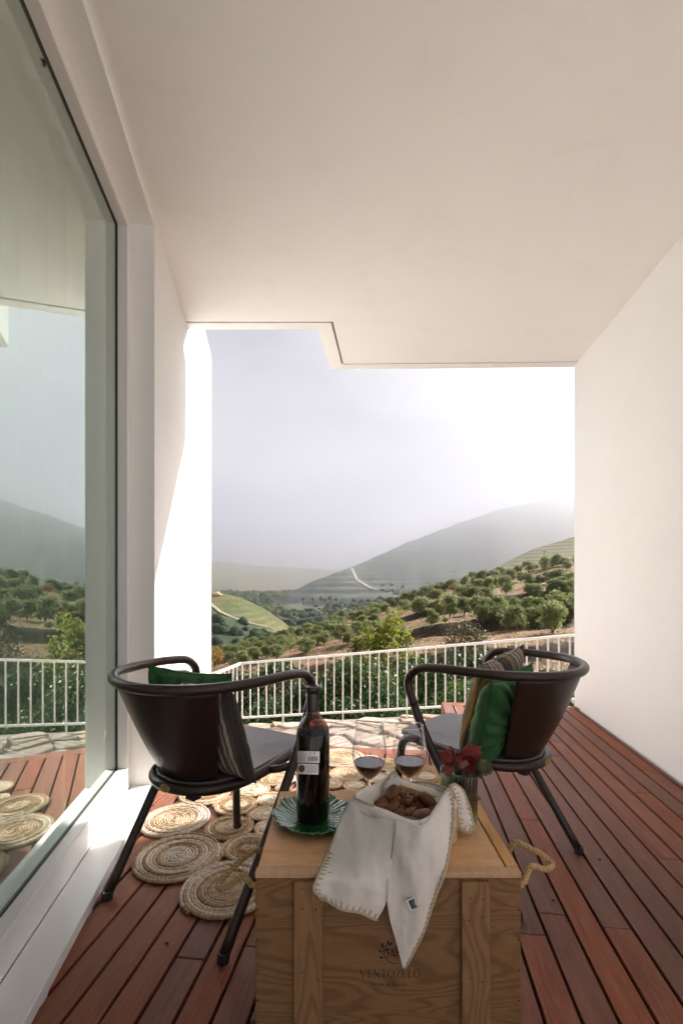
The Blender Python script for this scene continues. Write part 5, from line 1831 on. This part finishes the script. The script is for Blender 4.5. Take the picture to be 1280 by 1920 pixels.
# almonds in their shells
AL = Mt('almond_shell'); AL.set(Roughness=.5); AL.b.inputs['Specular IOR Level'].default_value = .3
oi = AL.new('ObjectInfo')
ac = AL.ramp(AL.noise(AL.coord(), 90, 5, .7), [(.3, (.05, .018, .008)), (.55, (.135, .052, .020)), (.8, (.23, .105, .045))])
hv = AL.new('HueSaturation'); AL.l(ac, hv.inputs['Color']); AL.l(AL.math('ADD', .7, AL.math('MULTIPLY', oi.outputs['Random'], .8)), hv.inputs['Value'])
AL.color(hv.outputs[0]); AL.bump(AL.noise(AL.coord(), 330, 4, .7), .8, .0012)
def almond(seed, split=False):
    V_, F_ = [], []
    n, m = 26, 18
    G = []
    for j in range(m + 1):
        t = j / m; x = math.cos(PI * t)
        prof_ = math.sin(PI * t) ** .85 * (1 - .22 * x)
        row = []
        for i in range(n + 1):
            a = 2 * PI * i / n
            p = Vector((.0175 * x * (1.06 if x > 0 else 1), .0122 * prof_ * math.cos(a), .0090 * prof_ * math.sin(a)))
            d_ = 1 - .10 * math.exp(-((a - PI / 2) / .13) ** 2) * (2.4 if split else .7)
            q = p * (d_ + .05 * noise.noise(p * 130 + Vector((seed, 0, 0))) + .025 * noise.noise(p * 420 + Vector((seed, 3, 0))))
            row.append(q)
        G.append(row)
    return mesh('almond', *grid_vf(G), AL.m, True)
AM = [almond(1), almond(2), almond(3, True), almond(4, True)]
ALP = [(737, 1486, 1.2, 'propped against the standing corner of the cloth'), (738, 1498, 1.1, 'just below the one against the cloth corner'), (719, 1507, 1.1, 'at the left edge of the pile beside the stitching'),
       (738, 1514, 1.1, 'left of the pile centre, rounded end up'), (754, 1491, .8, 'small and half hidden at the back'), (762, 1503, 1.2, 'split open near the middle of the pile'), (753, 1510, 1.0, 'wedged under the split one'),
       (781, 1496, 1.1, 'lying flat at the back right'), (786, 1509, 1.1, 'dark topped, right of the middle'), (803, 1504, 1.45, 'largest upright one at the right edge'), (767, 1525, 1.15, 'lying across the front of the middle'),
       (793, 1530, 1.6, 'big brown one at the front right'), (748, 1532, 1.0, 'low in the front left'), (773, 1544, 1.25, 'nearest the front corner of the box'), (704, 1520, 1.0, 'half buried in the left corner'),
       (721, 1525, 1.0, 'in the shade along the front rim'), (756, 1540, .9, 'small one beside the front rim'), (810, 1522, 1.0, 'tucked under the big right one'), (770, 1515, .9, 'small one in the centre hollow'), (788, 1490, .9, 'farthest back below the stitched hem')]
ar = random.Random(12)
for i, (u, v, s, lb) in enumerate(ALP):
    p = onz(u, v, .600 + (.010 if s > 1.15 else 0) + (.008 if v < 1500 else 0))
    o = link('almond', AM[2 + i % 2 if 'split' in lb else i % 2], None, p, (ar.uniform(-.9, .9), ar.uniform(-.7, .7), ar.uniform(0, 6.28)), s * .98)
    tag(o, 'brown almond in its shell, ' + lb, 'almond', 'almonds heaped in the cloth-lined box')
k = 0
cen = (A_ + B_ + C_ + D_) / 4
for i in range(6):
    for j in range(5):
        f, g = (i + .5) / 6 + ar.uniform(-.05, .05), (j + .5) / 5 + ar.uniform(-.05, .05)
        p = A_.lerp(B_, f).lerp(D_.lerp(C_, f), g)
        p = cen + (p - cen) * .80
        for z in (.578,) + ((.592,) if ar.random() < .7 else ()):
            o = link('almond', AM[k % 4], None, (p.x + ar.uniform(-.004, .004), p.y + ar.uniform(-.004, .004), z + ar.uniform(-.004, .006)), (ar.uniform(-1, 1), ar.uniform(-1, 1), ar.uniform(0, 6.28)), ar.uniform(.9, 1.15))
            tag(o, 'brown almond in its shell lying deeper in the heap', 'almond', 'almonds heaped in the cloth-lined box'); k += 1

# ------------------------------------------------------------------ small things
# moth on the glass
def onglass(u, v, d=.1635):
    x = (u - 640) / F
    # X = -.57 - .155 Y - d*WS
    Y = (.57 + d * WS) / (-x - .155)
    return at(u, v, Y)
p = onglass(83, 117)
moth = tag(empty('moth', p), 'small black moth resting high on the window glass', 'moth')
ex = -E_; ez = Vector((0, 0, 1)); en = -N_ * 1.0
MK = plain('moth_black', (.012, .010, .008), .8)
def mp3(a, b, c): return ex * a + ez * b + en * c
def wing(s):
    P = [(0, .003), (-.004 * 1, .008), (-.010, -.004), (-.012, -.012), (-.004, -.015), (0, -.010)]
    P = [(x * s, y) for x, y in P]
    V_ = [mp3(x, y, .0012 + abs(x) * .12) for x, y in P] + [mp3(x, y, .0018 + abs(x) * .12) for x, y in P]
    n = len(P)
    return V_, [tuple(range(n)), tuple(range(2 * n - 1, n - 1, -1))] + [(i, (i + 1) % n, (i + 1) % n + n, i + n) for i in range(n)]
rotm = Matrix.Rotation(R(-38), 3, en)
for s in (-1, 1):
    V_, F_ = wing(s)
    link('wing', mesh('wing', [rotm @ v for v in V_], F_, MK), moth)
link('body', mesh('body', *tube_vf([rotm @ mp3(0, y, .002) for y in (.010, .007, .002, -.006, -.011)], lambda i, k: [.0010, .0020, .0017, .0015, .0006][i], 8), MK, True), moth)
for s in (-1, 1):
    link('antenna', mesh('antenna', *tube_vf([rotm @ mp3(s * .0008, .009, .002), rotm @ mp3(s * .004, .0155, .003)], .0003, 4), MK), moth)
# fallen leaf on the sill
p = onz(253, 1509, .0352)
fl = link('fallen_leaf', leaf_mesh(.010, 3, .5, 4, plain('dry_orange_leaf', (.36, .15, .05), .7)), None, (p.x, p.y, p.z + .0015), (.3, .1, .6))
tag(fl, 'tiny dry orange leaf fallen on the white window sill', 'fallen leaf')
for i, (u, v, lb) in enumerate(((313, 1769, 'left of the crate'), (1036, 1688, 'right of the crate'), (1123, 1612, 'near the foot of the right-hand chair'))):
    p = onz(u, v, .001)
    V_, F_ = icos(i + 9, .5)
    o = link('dark_crumb', mesh('dark_crumb', [(a[0] * .006, a[1] * .0045, (a[2] + .3) * .003) for a in V_], F_, MK), None, p)
    tag(o, 'tiny dark crumb lying on the deck boards ' + lb, 'crumb')
